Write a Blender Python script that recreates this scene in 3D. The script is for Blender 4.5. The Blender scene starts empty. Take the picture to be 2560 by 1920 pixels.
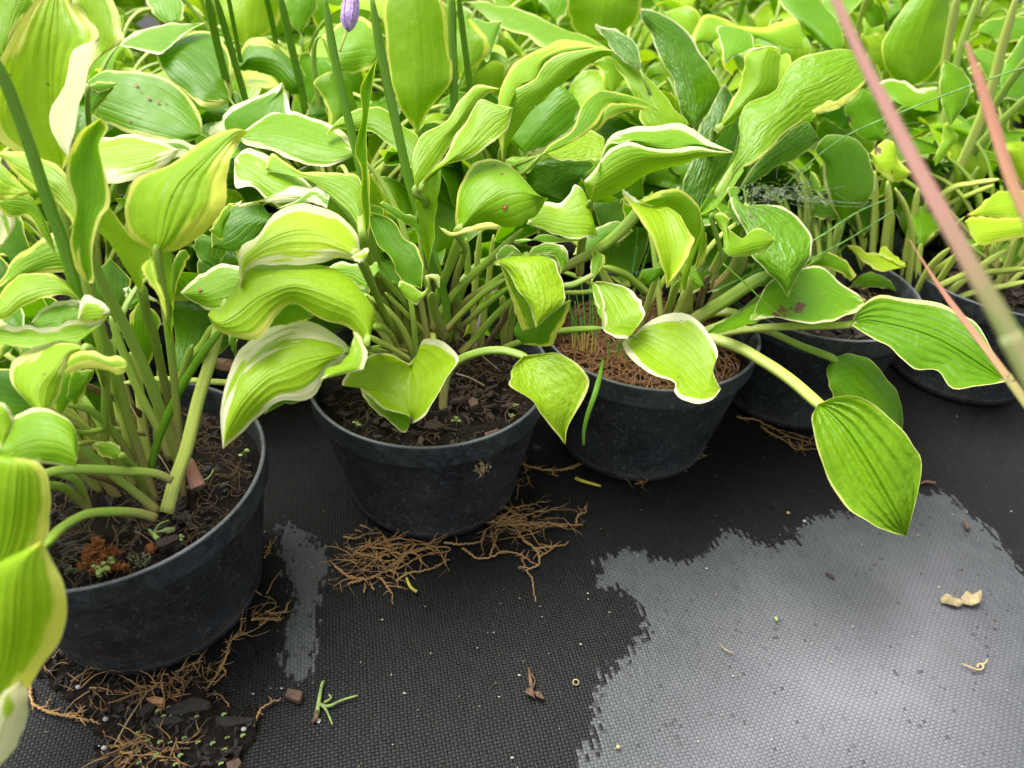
import bpy, math, random
import numpy as np
from mathutils import Vector, Matrix
random.seed(7); rng = np.random.default_rng(11)
SC = bpy.context.scene
COL = SC.collection

# ------------------------------------------------------------------ camera
H, PITCH, ROLL, F = 0.5542, 0.6583, 0.0453, 1771.4
s_, c_ = math.sin(PITCH), math.cos(PITCH)
_r, _u = np.array([1., 0, 0]), np.array([0, s_, c_])
CR = _r*math.cos(ROLL) + _u*math.sin(ROLL)
CU = -_r*math.sin(ROLL) + _u*math.cos(ROLL)
CF = np.array([0, c_, -s_])
CO = np.array([0, 0, H])
cam = bpy.data.cameras.new('camera'); co = bpy.data.objects.new('camera', cam); COL.objects.link(co)
cam.sensor_width = 36; cam.lens = F/2560*36; cam.clip_start = 0.01; cam.clip_end = 200
M = Matrix([[CR[i], CU[i], -CF[i], CO[i]] for i in range(3)] + [[0, 0, 0, 1]])
co.matrix_world = M
cam.dof.use_dof = True; cam.dof.focus_distance = 0.60; cam.dof.aperture_fstop = 5.0
SC.camera = co

# ------------------------------------------------------------------ light
SUN_EL, SUN_AZ = math.radians(66), math.radians(-60)     # azimuth: from +Y towards +X
w = bpy.data.worlds.new('World'); SC.world = w; w.use_nodes = True
nt = w.node_tree; bg = nt.nodes['Background']
sky = nt.nodes.new('ShaderNodeTexSky'); sky.sky_type = 'NISHITA'; sky.sun_disc = False
sky.sun_elevation = SUN_EL; sky.sun_rotation = SUN_AZ; sky.air_density = 1.0; sky.dust_density = 6.0; sky.ozone_density = 1.0
hs = nt.nodes.new('ShaderNodeHueSaturation'); hs.inputs['Saturation'].default_value = 0.12
nt.links.new(sky.outputs[0], hs.inputs['Color']); nt.links.new(hs.outputs[0], bg.inputs[0])
bg.inputs[1].default_value = 0.08
sl = bpy.data.lights.new('sun', 'SUN'); sl.energy = 1.5; sl.angle = math.radians(45); sl.color = (1.0, 0.97, 0.9)
so = bpy.data.objects.new('sun', sl); COL.objects.link(so)
sd = Vector((math.sin(SUN_AZ)*math.cos(SUN_EL), math.cos(SUN_AZ)*math.cos(SUN_EL), math.sin(SUN_EL)))
so.rotation_euler = sd.to_track_quat('Z', 'Y').to_euler()
SC.view_settings.view_transform = 'Standard'; SC.view_settings.look = 'None'
SC.view_settings.exposure = 1.62; SC.view_settings.gamma = 1.0
SC.cycles.max_bounces = 8; SC.cycles.transmission_bounces = 6; SC.cycles.diffuse_bounces = 5

# ------------------------------------------------------------------ projection helpers
K = 800/2212.
ZN = {'a': (0, 0, K), 'b': (600, 0, K), 'c': (1200, 0, K), 'd': (1760, 0, K), 'e': (0, 500, K), 'f': (500, 500, K),
      'g': (1200, 500, K), 'h': (1760, 500, K), 'i': (0, 1000, K), 'j': (700, 1000, K), 'k': (0, 1320, K),
      'l': (1400, 1100, 1160/2212.), 'z': (0, 0, 2560/2212.), 's': (0, 0, 1.)}
def px(zone, x, y):
    X, Y, k = ZN[zone]; return X + x*k, Y + y*k
def ray(x, y):                       # source pixel -> camera-frame direction (x right, y up, 1)
    return np.array([(x-1280)/F, (960-y)/F, 1.0])
def cam2w(P):
    P = np.asarray(P, float)
    return CO + P[..., 0:1]*CR + P[..., 1:2]*CU + P[..., 2:3]*CF
def w2cam(P):
    Q = np.asarray(P, float) - CO
    return np.stack([Q@CR, Q@CU, Q@CF], -1)
def at(x, y, d): return cam2w(ray(x, y)*d)
def onz(x, y, z=0.0):                # the point of height z seen at source pixel x, y
    r = ray(x, y); D = r[0]*CR + r[1]*CU + CF
    return CO + D*((z-H)/D[2])
def gz(zone, x, y, z=0.0): return onz(*px(zone, x, y), z)

# ------------------------------------------------------------------ objects
def tag(o, label=None, cat=None, group=None, kind=None):
    if label: o['label'] = label
    if cat: o['category'] = cat
    if group: o['group'] = group
    if kind: o['kind'] = kind
    return o
def link(name, me, parent=None, mats=()):
    o = bpy.data.objects.new(name, me); COL.objects.link(o)
    for m in mats: me.materials.append(m)
    if parent is not None:
        o.parent = parent; o.matrix_parent_inverse = parent.matrix_world.inverted()
    return o
def empty(name, loc):
    o = bpy.data.objects.new(name, None); COL.objects.link(o)
    o.location = loc; o.empty_display_size = .02; o.matrix_world = Matrix.Translation(Vector(loc)); return o
def mesh(name, V, Fc, smooth=True, uv=None, attrs=None, midx=None):
    me = bpy.data.meshes.new(name); me.from_pydata([tuple(map(float, v)) for v in V], [], [tuple(map(int, f)) for f in Fc])
    if smooth: me.polygons.foreach_set('use_smooth', [True]*len(me.polygons))
    if midx is not None: me.polygons.foreach_set('material_index', midx)
    if uv is not None:
        ul = me.uv_layers.new(name='UVMap'); uv = np.asarray(uv)
        li = np.empty(len(me.loops), int); me.loops.foreach_get('vertex_index', li)
        ul.data.foreach_set('uv', uv[li].astype(np.float32).ravel())
    for k, a in (attrs or {}).items():
        at_ = me.attributes.new(k, 'FLOAT', 'POINT'); at_.data.foreach_set('value', np.asarray(a, np.float32))
    me.update(); return me
class MB:                            # collects tubes, boxes, blobs into ONE mesh
    def __init__(s): s.V = []; s.F = []; s.UV = []; s.mi = []
    def add(s, V, Fc, uv=None, mi=0):
        o = len(s.V); s.V += [tuple(v) for v in V]; s.F += [tuple(i+o for i in f) for f in Fc]
        s.UV += [tuple(q) for q in (uv if uv is not None else [(0, 0)]*len(V))]; s.mi += [mi]*len(Fc)
    def tube(s, P, R, n=6, flat=1.0, mi=0, groove=0.0, t0=0., t1=1., up=None):
        P = np.asarray(P, float); m = len(P); R = np.broadcast_to(np.asarray(R, float), (m,))
        T = np.gradient(P, axis=0); T /= np.linalg.norm(T, axis=1)[:, None]+1e-12
        ref = np.array(up if up is not None else [0.1, -0.5, .8]); V = []; uv = []
        for i in range(m):
            a = np.cross(T[i], ref); a /= np.linalg.norm(a)+1e-9; b = np.cross(a, T[i])
            for j in range(n):
                t = 2*math.pi*j/n; ca, sa = math.cos(t), math.sin(t)
                rr = R[i]
                dy = sa*flat - groove*max(0, sa)**3*1.2
                V.append(P[i] + rr*(ca*a + dy*b)); uv.append((j/n, t0+(t1-t0)*i/(m-1)))
        Fc = [(i*n+j, i*n+(j+1) % n, (i+1)*n+(j+1) % n, (i+1)*n+j) for i in range(m-1) for j in range(n)]
        Fc += [tuple(range(n-1, -1, -1)), tuple((m-1)*n+j for j in range(n))]
        s.add(V, Fc, uv, mi)
    def box(s, c, sz, rot=None, mi=0, jit=0.0):
        q = []
        for x in (-.5, .5):
            for y in (-.5, .5):
                for z in (-.5, .5):
                    v = Vector((x*sz[0]*(1+random.uniform(-jit, jit)), y*sz[1]*(1+random.uniform(-jit, jit)), z*sz[2]*(1+random.uniform(-jit, jit))))
                    if rot is not None: v = rot @ v
                    q.append((v.x+c[0], v.y+c[1], v.z+c[2]))
        s.add(q, [(0, 1, 3, 2), (4, 6, 7, 5), (0, 4, 5, 1), (2, 3, 7, 6), (0, 2, 6, 4), (1, 5, 7, 3)], [(random.random(), random.random())]*8, mi)
    def ball(s, c, r, n=8, m=5, sq=(1, 1, 1), mi=0):
        V = []; 
        for i in range(m+1):
            ph = math.pi*i/m
            for j in range(n):
                t = 2*math.pi*j/n
                V.append((c[0]+r*sq[0]*math.sin(ph)*math.cos(t), c[1]+r*sq[1]*math.sin(ph)*math.sin(t), c[2]+r*sq[2]*math.cos(ph)))
        Fc = [(i*n+j, (i+1)*n+j, (i+1)*n+(j+1) % n, i*n+(j+1) % n) for i in range(m) for j in range(n)]
        s.add(V, Fc, None, mi)
    def build(s, name, mats, parent=None, smooth=True):
        if not isinstance(mats, (list, tuple)): mats = [mats]
        me = mesh(name, s.V, s.F, smooth, s.UV, None, s.mi)
        return link(name, me, parent, mats)
def cr(P, n):                        # Catmull-Rom resample of a polyline to n points
    P = np.asarray(P, float); m = len(P)
    if m == 2: t = np.linspace(0, 1, n)[:, None]; return P[0]*(1-t)+P[1]*t
    Q = np.vstack([2*P[0]-P[1], P, 2*P[-1]-P[-2]])
    t = np.linspace(0, m-1, n); i = np.minimum(t.astype(int), m-2); f = (t-i)[:, None]
    a, b, c, d = Q[i], Q[i+1], Q[i+2], Q[i+3]
    return .5*((2*b)+(-a+c)*f+(2*a-5*b+4*c-d)*f*f+(-a+3*b-3*c+d)*f**3)

# ------------------------------------------------------------------ materials
def newmat(name):
    m = bpy.data.materials.new(name); m.use_nodes = True; t = m.node_tree
    b = t.nodes['Principled BSDF']; return m, t, b
class N:                             # tiny node helper
    def __init__(s, t): s.t = t
    def n(s, ty, **kw):
        x = s.t.nodes.new(ty)
        for k, v in kw.items(): setattr(x, k, v)
        return x
    def setin(s, x, i, v):
        if v is None: return
        if isinstance(v, bpy.types.NodeSocket): s.t.links.new(v, x.inputs[i])
        else: x.inputs[i].default_value = v
    def math(s, op, a, b=None, c=None, clamp=False):
        x = s.n('ShaderNodeMath', operation=op); x.use_clamp = clamp
        s.setin(x, 0, a); s.setin(x, 1, b); s.setin(x, 2, c); return x.outputs[0]
    def mix(s, f, a, b, mode='MIX'):
        x = s.n('ShaderNodeMix', data_type='RGBA'); x.blend_type = mode
        s.setin(x, 0, f)
        for i, v in ((6, a), (7, b)):
            if isinstance(v, bpy.types.NodeSocket): s.t.links.new(v, x.inputs[i])
            else: x.inputs[i].default_value = (*v, 1) if len(v) == 3 else v
        return x.outputs[2]
    def noise(s, vec, scale, detail=3, rough=.5, dist=0.0, out=0):
        x = s.n('ShaderNodeTexNoise'); s.setin(x, 'Vector', vec); x.inputs['Scale'].default_value = scale
        x.inputs['Detail'].default_value = detail; x.inputs['Roughness'].default_value = rough; x.inputs['Distortion'].default_value = dist
        return x.outputs[out]
    def ramp(s, v, lo, hi, a=0.0, b=1.0):
        x = s.n('ShaderNodeMapRange', interpolation_type='SMOOTHSTEP'); s.setin(x, 0, v)
        for i, q in enumerate((lo, hi, a, b)): s.setin(x, i+1, q)
        return x.outputs[0]
    def attr(s, name): 
        x = s.n('ShaderNodeAttribute'); x.attribute_name = name; return x.outputs['Fac']
    def comb(s, a, b, c=0.0):
        x = s.n('ShaderNodeCombineXYZ'); s.setin(x, 0, a); s.setin(x, 1, b); s.setin(x, 2, c); return x.outputs[0]
    def bump(s, h, dist, strength=1.0, nrm=None):
        x = s.n('ShaderNodeBump'); s.setin(x, 'Height', h); x.inputs['Distance'].default_value = dist; x.inputs['Strength'].default_value = strength
        if nrm is not None: s.setin(x, 'Normal', nrm)
        return x.outputs[0]

def leaf_material():
    m, t, b = newmat('leaf'); g = N(t)
    uvn = g.n('ShaderNodeUVMap'); sep = g.n('ShaderNodeSeparateXYZ'); t.links.new(uvn.outputs[0], sep.inputs[0])
    u, v = sep.outputs[0], sep.outputs[1]          # u in -1..1 across, v 0..1 along
    em, tone, mc, ck, sd, blot = (g.attr(k) for k in ('em', 'tone', 'mc', 'ck', 'seed', 'blot'))
    geo = g.n('ShaderNodeNewGeometry'); pos = geo.outputs['Position']
    # feathered margin: streaks run along the veins
    st = g.noise(g.comb(g.math('MULTIPLY', u, 9.0), g.math('MULTIPLY', v, 2.6), sd), 1.0, 3, .65)
    st2 = g.noise(g.comb(g.math('MULTIPLY', u, 26.0), g.math('MULTIPLY', v, 5.0), sd), 1.0, 2, .6)
    wvar = g.noise(g.comb(g.math('MULTIPLY', u, 1.2), g.math('MULTIPLY', v, 1.8), g.math('ADD', sd, 3.3)), 1.0, 2, .5)
    em0 = em; em = g.math('MULTIPLY', em, g.ramp(wvar, .32, .68, .45, 1.9))
    e1 = g.math('ADD', em, g.math('MULTIPLY', g.math('SUBTRACT', st, .5), 2.3))
    e1 = g.math('ADD', e1, g.math('MULTIPLY', g.math('SUBTRACT', st2, .5), 1.0))
    marg = g.ramp(e1, .85, 1.2, 1.0, 0.0)
    zone2 = g.ramp(g.math('ADD', em, g.math('MULTIPLY', g.math('SUBTRACT', st, .5), 4.5)), 2.0, 2.25, 1.0, 0.0)
    big = g.noise(pos, 16.0, 2, .5)
    # greens
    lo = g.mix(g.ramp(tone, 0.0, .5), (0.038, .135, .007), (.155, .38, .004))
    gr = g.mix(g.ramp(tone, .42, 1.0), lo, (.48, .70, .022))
    gr = g.mix(g.ramp(big, .3, .72, 0.0, .35), gr, g.mix(.5, gr, (.30, .52, .012)))
    gb = g.mix(1.0, gr, (1.32, 1.2, 1.8), 'MULTIPLY')
    gr = g.mix(g.math('MULTIPLY', zone2, .35), gr, gb)
    # veins : pale thin line on the midrib, soft furrows at even steps of u
    cosv = g.math('COSINE', g.math('MULTIPLY', u, 2*math.pi*4.0))
    vein = g.ramp(cosv, .93, 1.0)
    mid = g.ramp(g.math('ABSOLUTE', u), 0.0, .045, 1.0, 0.0)
    vv = g.math('MAXIMUM', g.math('MULTIPLY', vein, .16), g.math('MULTIPLY', mid, .45))
    gr = g.mix(vv, gr, g.mix(1.0, gr, (1.7, 1.45, 2.4), 'MULTIPLY'))
    fine = g.noise(g.comb(g.math('MULTIPLY', u, 6.0), g.math('MULTIPLY', v, 90.0), sd), 1.0, 3, .7)
    gr = g.mix(g.ramp(fine, .35, .7, 0.0, .22), gr, g.mix(.5, gr, (.02, .10, .01)), 'MIX')
    mg = g.mix(mc, (.66, .72, .06), (.86, .85, .58))
    mg = g.mix(g.ramp(big, .4, .75, 0.0, .35), mg, (.80, .80, .22))
    col = g.mix(marg, gr, mg)
    # rim line of the blade and little brown blemishes
    edge = g.ramp(em0, 0.0, .10, 1.0, 0.0)
    col = g.mix(g.math('MULTIPLY', edge, .35), col, (.85, .85, .50))
    sp = g.noise(pos, 210.0, 1, .5); sp2 = g.noise(pos, 23.0, 2, .5)
    spm = g.math('MULTIPLY', g.ramp(sp, .77, .79), g.ramp(sp2, .52, .6))
    col = g.mix(g.math('MULTIPLY', spm, .8), col, (.12, .05, .01))
    bn = g.math('ADD', blot, g.math('MULTIPLY', g.math('SUBTRACT', g.noise(pos, 240.0, 3, .6), .5), 1.3))
    blm = g.ramp(bn, .6, .68)
    col = g.mix(blm, col, g.mix(g.noise(pos, 400.0, 2), (.05, .02, .01), (.30, .16, .08)))
    # relief
    hv = g.math('MULTIPLY', g.math('POWER', g.math('ABSOLUTE', g.math('COSINE', g.math('MULTIPLY', u, math.pi*4.0))), 8.0), -1.0)
    nb = g.bump(hv, .0005, .4)
    cr_ = g.noise(g.comb(g.math('MULTIPLY', u, 7.0), g.math('MULTIPLY', v, 15.0), sd), 1.0, 2, .5)
    crn = g.math('MULTIPLY', cr_, ck)
    nb = g.bump(crn, .0055, 1.0, nb)
    nb = g.bump(fine, .00015, .8, nb)
    nb = g.bump(g.noise(pos, 38.0, 2, .5), .003, .6, nb)
    t.links.new(col, b.inputs['Base Color']); t.links.new(nb, b.inputs['Normal'])
    wet = g.noise(pos, 30.0, 2, .5)
    t.links.new(g.math('SUBTRACT', g.ramp(wet, .38, .68, .30, .52), g.math('MULTIPLY', ck, .25)), b.inputs['Roughness'])
    t.links.new(g.math('ADD', g.math('MULTIPLY', ck, .35), .27), b.inputs['Specular IOR Level'])
    tr = g.n('ShaderNodeBsdfTranslucent')
    tc = g.mix(1.0, col, (1.0, 1.0, .45), 'MULTIPLY'); t.links.new(tc, tr.inputs[0]); t.links.new(nb, tr.inputs['Normal'])
    ms = g.n('ShaderNodeMixShader'); ms.inputs[0].default_value = .42
    t.links.new(b.outputs[0], ms.inputs[1]); t.links.new(tr.outputs[0], ms.inputs[2])
    t.links.new(ms.outputs[0], t.nodes['Material Output'].inputs[0])
    return m
LEAF = leaf_material()

def stem_material(name, top, base, spots=0.0, k0=.55, k1=1.0):
    m, t, b = newmat(name); g = N(t)
    uvn = g.n('ShaderNodeUVMap'); sep = g.n('ShaderNodeSeparateXYZ'); t.links.new(uvn.outputs[0], sep.inputs[0])
    geo = g.n('ShaderNodeNewGeometry'); pos = geo.outputs['Position']
    n1 = g.noise(pos, 60.0, 3, .6)
    st = g.noise(g.comb(g.math('MULTIPLY', sep.outputs[0], 40.0), g.math('MULTIPLY', sep.outputs[1], 2.0)), 1.0, 2, .5)
    f = g.ramp(g.math('ADD', sep.outputs[1], g.math('MULTIPLY', g.math('SUBTRACT', n1, .5), .25)), k0, k1)
    c = g.mix(f, top, base)
    c = g.mix(g.ramp(st, .35, .7, 0.0, .5), c, g.mix(.5, c, tuple(min(1, q*1.9+.03) for q in top)))
    sp = g.ramp(g.noise(pos, 300.0, 1), .74, .76)
    c = g.mix(g.math('MULTIPLY', sp, spots), c, (.10, .06, .02))
    t.links.new(c, b.inputs['Base Color']); b.inputs['Roughness'].default_value = .42; b.inputs['Specular IOR Level'].default_value = .4
    t.links.new(g.bump(st, .0004, .6), b.inputs['Normal'])
    b.inputs['Subsurface Weight'].default_value = .12; b.inputs['Subsurface Radius'].default_value = (.004, .006, .001); b.inputs['Subsurface Scale'].default_value = 1.0
    return m
PET = stem_material('petiole', (.225, .34, .04), (.32, .22, .10), .6, .5, .95)
PETP = stem_material('pale_petiole', (.40, .48, .09), (.40, .38, .14), .5, .6, 1.2)
STALK = stem_material('flower_stalk', (.11, .26, .006), (.14, .28, .02), .5)
GRASS = stem_material('grass_green', (.08, .28, .03), (.50, .28, .07), 0, .6, .8)
BLADE = stem_material('reddish_grass', (.40, .21, .17), (.13, .20, .04), 0, .35, .62)
BLADE2 = stem_material('reddish_grass_pale', (.42, .19, .12), (.26, .30, .08), 0, .3, .75)
ROOT = stem_material('root', (.46, .27, .10), (.26, .14, .06), .3, 0, 1)
ROOTD = stem_material('root_dark', (.15, .095, .05), (.08, .05, .03), .3, 0, 1)
STRAW = stem_material('straw', (.26, .13, .06), (.14, .065, .03), .3, 0, 1)

def plastic():
    m, t, b = newmat('black_plastic'); g = N(t)
    geo = g.n('ShaderNodeNewGeometry'); pos = geo.outputs['Position']
    tc = g.n('ShaderNodeTexCoord'); 
    n1 = g.noise(pos, 18.0, 4, .6); n2 = g.noise(pos, 420.0, 2, .5); n3 = g.noise(pos, 70.0, 5, .7, 1.5)
    mp = g.n('ShaderNodeMapping'); t.links.new(pos, mp.inputs[0]); mp.inputs['Scale'].default_value = (1, 1, .35); mp.inputs['Rotation'].default_value = (0, .5, .3)
    scr = g.noise(mp.outputs[0], 260.0, 1, .4, 1.2)
    c = g.mix(g.ramp(n1, .35, .75), (.015, .018, .0215), (.036, .042, .048))
    dust = g.math('MULTIPLY', g.ramp(n3, .48, .72), .6)
    c = g.mix(dust, c, (.070, .080, .088))
    spk = g.ramp(n2, .655, .69)
    c = g.mix(g.math('MULTIPLY', spk, g.ramp(n3, .35, .65, .05, .55)), c, (.20, .20, .185))
    c = g.mix(g.math('MULTIPLY', g.ramp(scr, .66, .70), .35), c, (.16, .17, .18))
    sz = g.n('ShaderNodeSeparateXYZ'); t.links.new(pos, sz.inputs[0])
    band_hl = g.math('MULTIPLY', g.ramp(sz.outputs[2], .1268, .1278), g.ramp(n3, .38, .64, .25, .9))  # rim band paled with dust; its highlights are painted in too
    c = g.mix(g.math('MULTIPLY', band_hl, .45), c, (.12, .14, .15))
    wear_hl = g.ramp(g.math('ABSOLUTE', g.math('SUBTRACT', sz.outputs[2], .1275)), .0, .0011, 1.0, 0.0)  # pale scuff lines that also paint in highlights on the pot's edges
    wear_hl = g.math('MAXIMUM', wear_hl, g.ramp(g.math('ABSOLUTE', g.math('SUBTRACT', sz.outputs[2], .0120)), .0, .0007, .5, 0.0))
    wear_hl = g.math('MAXIMUM', wear_hl, g.ramp(g.math('ABSOLUTE', g.math('SUBTRACT', sz.outputs[2], .1508)), .0, .0012, .8, 0.0))
    c = g.mix(g.math('MULTIPLY', wear_hl, g.ramp(n1, .3, .6, .2, .7)), c, (.16, .17, .175))
    low = g.math('MULTIPLY', g.ramp(sz.outputs[2], .0, .03, 1.0, 0.0), g.ramp(n3, .4, .7))
    c = g.mix(g.math('MULTIPLY', low, .6), c, (.05, .035, .025))
    t.links.new(c, b.inputs['Base Color'])
    t.links.new(g.ramp(n1, .3, .7, .38, .58), b.inputs['Roughness']); b.inputs['Specular IOR Level'].default_value = .45
    t.links.new(g.bump(n3, .0006, .6), b.inputs['Normal'])
    return m
PLASTIC = plastic()

def soilmat(name, a, bb, cc):
    m, t, b = newmat(name); g = N(t)
    geo = g.n('ShaderNodeNewGeometry'); pos = geo.outputs['Position']
    n1 = g.noise(pos, 90.0, 6, .75); n2 = g.noise(pos, 500.0, 3, .7); n3 = g.noise(pos, 35.0, 3, .6)
    c = g.mix(g.ramp(n1, .35, .7), a, bb); c = g.mix(g.math('MULTIPLY', g.ramp(n2, .66, .74), .55), c, cc)
    c = g.mix(g.ramp(n3, .5, .75, 0, .4), c, tuple(q*.4 for q in a))
    t.links.new(c, b.inputs['Base Color']); b.inputs['Roughness'].default_value = .85; b.inputs['Specular IOR Level'].default_value = .25
    t.links.new(g.bump(g.math('ADD', n1, g.math('MULTIPLY', n2, .4)), .006, 1.0), b.inputs['Normal']); return m
SOIL = soilmat('potting_soil', (.008, .0048, .0034), (.032, .019, .012), (.11, .07, .045))
MULCH = soilmat('reddish_mulch', (.02, .010, .005), (.07, .035, .016), (.22, .12, .06))
def chipmat(name, a, b2):
    m, t, b = newmat(name); g = N(t)
    tc = g.n('ShaderNodeTexCoord'); uvn = g.n('ShaderNodeUVMap')
    sep = g.n('ShaderNodeSeparateXYZ'); t.links.new(uvn.outputs[0], sep.inputs[0])
    mp = g.n('ShaderNodeMapping'); t.links.new(tc.outputs['Object'], mp.inputs[0]); mp.inputs['Scale'].default_value = (1, .25, 1)
    n1 = g.noise(mp.outputs[0], 500.0, 4, .7)
    c = g.mix(sep.outputs[0], a, b2); c = g.mix(g.ramp(n1, .35, .7, .0, .6), c, tuple(q*.35 for q in a))
    t.links.new(c, b.inputs['Base Color']); b.inputs['Roughness'].default_value = .8
    t.links.new(g.bump(n1, .0012, 1.0), b.inputs['Normal']); return m
BARK = chipmat('bark_fragments', (.018, .012, .009), (.075, .045, .03))
BARKD = chipmat('dark_bark', (.016, .013, .012), (.03, .024, .02))
BARKR = chipmat('red_bark', (.11, .065, .045), (.15, .09, .06))
STRAWC = chipmat('straw_bits', (.08, .04, .02), (.22, .12, .06))
def plain(name, col, rough=.6, var=.35, scale=120.0, trans=0.0):
    m, t, b = newmat(name); g = N(t)
    geo = g.n('ShaderNodeNewGeometry'); n1 = g.noise(geo.outputs['Position'], scale, 4, .6)
    c = g.mix(g.ramp(n1, .3, .7), tuple(q*(1-var) for q in col), tuple(min(1, q*(1+var)) for q in col))
    t.links.new(c, b.inputs['Base Color']); b.inputs['Roughness'].default_value = rough
    t.links.new(g.bump(n1, .0006, .7), b.inputs['Normal']); return m
SPOT = plain('brown_spot', (.15, .05, .01)); SPOTC = plain('spot_centre', (.38, .18, .05)); DRY = plain('dry_leaf', (.34, .27, .14), .7)
DRYB = plain('dry_brown', (.13, .07, .04), .7); MOSS = plain('orange_moss', (.24, .085, .02), .8, .5); SEED = plain('seedling', (.22, .31, .08), .5)
YEL = plain('yellow_bit', (.55, .48, .05), .5); LICH = plain('pale_bit', (.45, .45, .42), .7); FLW = plain('lilac_petal', (.52, .34, .70), .5, .35, 300.0)
GREYM = plain('grey_mould', (.12, .12, .11), .9)

def fabric():
    m, t, b = newmat('woven_ground_fabric'); g = N(t)
    geo = g.n('ShaderNodeNewGeometry'); pos = geo.outputs['Position']
    mp = g.n('ShaderNodeMapping'); t.links.new(pos, mp.inputs[0]); mp.inputs['Rotation'].default_value = (0, 0, math.radians(-14))
    wob = g.noise(pos, 14.0, 2, .5, out=1)
    wv = g.n('ShaderNodeVectorMath', operation='MULTIPLY_ADD'); t.links.new(wob, wv.inputs[0]); wv.inputs[1].default_value = (.006, .006, 0)
    t.links.new(mp.outputs[0], wv.inputs[2])
    sep = g.n('ShaderNodeSeparateXYZ'); t.links.new(wv.outputs[0], sep.inputs[0])
    P = .0026
    x = g.math('DIVIDE', sep.outputs[0], P*1.15); y = g.math('DIVIDE', sep.outputs[1], P)
    sx = g.math('SINE', g.math('MULTIPLY', x, math.pi)); sy = g.math('SINE', g.math('MULTIPLY', y, math.pi))
    prod = g.math('MULTIPLY', sx, sy)
    over = g.ramp(prod, -.08, .08)                                # which tape lies on top
    ax = g.math('POWER', g.math('ABSOLUTE', sx), .45); ay = g.math('POWER', g.math('ABSOLUTE', sy), .45)
    cell = g.math('MULTIPLY', ax, ay)
    hgt = g.math('MULTIPLY', cell, g.ramp(over, 0, 1, .55, 1.0))
    n1 = g.noise(pos, 26.0, 4, .6); n2 = g.noise(pos, 700.0, 2, .6)
    n4 = g.noise(g.comb(g.math('MULTIPLY', sep.outputs[0], 420.0), g.math('MULTIPLY', sep.outputs[1], 60.0)), 1.0, 2)
    # dry / wet border, stepped by the weave
    fx = g.math('FLOOR', x); fy = g.math('FLOOR', y)
    stp = g.n('ShaderNodeTexWhiteNoise', noise_dimensions='2D'); t.links.new(g.comb(fx, fy), stp.inputs[0])
    strk = g.noise(g.comb(g.math('MULTIPLY', fx, .9), g.math('MULTIPLY', fy, .16)), 1.0, 2, .6)
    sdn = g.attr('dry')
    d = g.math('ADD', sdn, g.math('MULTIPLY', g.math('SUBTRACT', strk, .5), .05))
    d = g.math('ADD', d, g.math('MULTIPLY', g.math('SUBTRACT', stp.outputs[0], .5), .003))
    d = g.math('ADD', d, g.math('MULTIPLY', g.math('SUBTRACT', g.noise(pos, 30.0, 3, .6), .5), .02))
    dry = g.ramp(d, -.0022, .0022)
    gap = g.ramp(cell, .25, .62, 1.0, 0.0)
    tape = g.mix(over, (.0075, .008, .008), (.0025, .0028, .0028))
    tape = g.mix(g.ramp(n4, .35, .7, 0, .5), tape, (.02, .021, .021))
    wetc = g.mix(g.math('MULTIPLY', gap, .8), tape, (.0025, .0025, .0025))
    # dry dusty tapes; sky sheen painted in as paling away from the border
    sheen_fall = g.ramp(sdn, .0, .28, 0.0, 1.0)
    dcol = g.mix(sheen_fall, (.064, .071, .077), (.30, .29, .325))
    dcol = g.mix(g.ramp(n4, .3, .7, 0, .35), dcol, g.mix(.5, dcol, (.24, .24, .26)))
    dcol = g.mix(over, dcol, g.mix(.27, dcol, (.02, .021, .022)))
    dcol = g.mix(g.math('MULTIPLY', gap, g.ramp(n1, .35, .7, .15, .6)), dcol, (.02, .02, .021))
    bs = g.math('MULTIPLY', g.math('GREATER_THAN', stp.outputs[0], .972), g.ramp(n1, .45, .6))
    dcol = g.mix(g.math('MULTIPLY', bs, .7), dcol, (.02, .02, .022))
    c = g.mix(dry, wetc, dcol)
    c = g.mix(g.math('MULTIPLY', g.ramp(n2, .69, .72), .45), c, (.20, .20, .19))
    c = g.mix(g.ramp(g.noise(pos, 9.0, 4, .65), .58, .78, 0, .5), c, g.mix(.4, c, (.05, .045, .035)))
    t.links.new(c, b.inputs['Base Color'])
    t.links.new(g.mix(dry, (.5,)*3, (.5,)*3), b.inputs['Roughness']); t.links.new(g.ramp(dry, 0, 1, .22, .4), b.inputs['Specular IOR Level'])
    t.links.new(g.bump(hgt, .0006, .9), b.inputs['Normal'])
    return m
FABRIC = fabric()

# ------------------------------------------------------------------ ground fabric
def poly_sd(P, poly):                # signed distance, positive inside
    P = np.asarray(P, float); poly = np.asarray(poly, float); n = len(poly)
    d = np.full(len(P), 1e9); ins = np.zeros(len(P), bool)
    for i in range(n):
        a, b = poly[i], poly[(i+1) % n]; ab = b-a; ap = P-a
        t = np.clip((ap@ab)/(ab@ab+1e-12), 0, 1); d = np.minimum(d, np.linalg.norm(ap-t[:, None]*ab, axis=1))
        c = ((a[1] > P[:, 1]) != (b[1] > P[:, 1])) & (P[:, 0] < (b[0]-a[0])*(P[:, 1]-a[1])/(b[1]-a[1]+1e-12)+a[0]); ins ^= c
    return np.where(ins, d, -d)
def pl(zone, s): return [tuple(map(float, q.split(','))) for q in s.split()]
dry1 = [gz('l', x, y)[:2] for x, y in pl('l', '90,1480 180,1430 180,1250 215,1120 300,1050 395,960 410,905 372,780 300,705 190,670 165,580 250,530 370,515 420,550 520,565 690,560 735,500 800,420 900,470 1040,520 1070,455 1130,500 1120,430 1200,380 1350,340 1500,335 1700,262 1800,245 1880,282 1990,390 2100,470 2180,570 2260,700 2600,1300 2700,2300 60,2300')]
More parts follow.
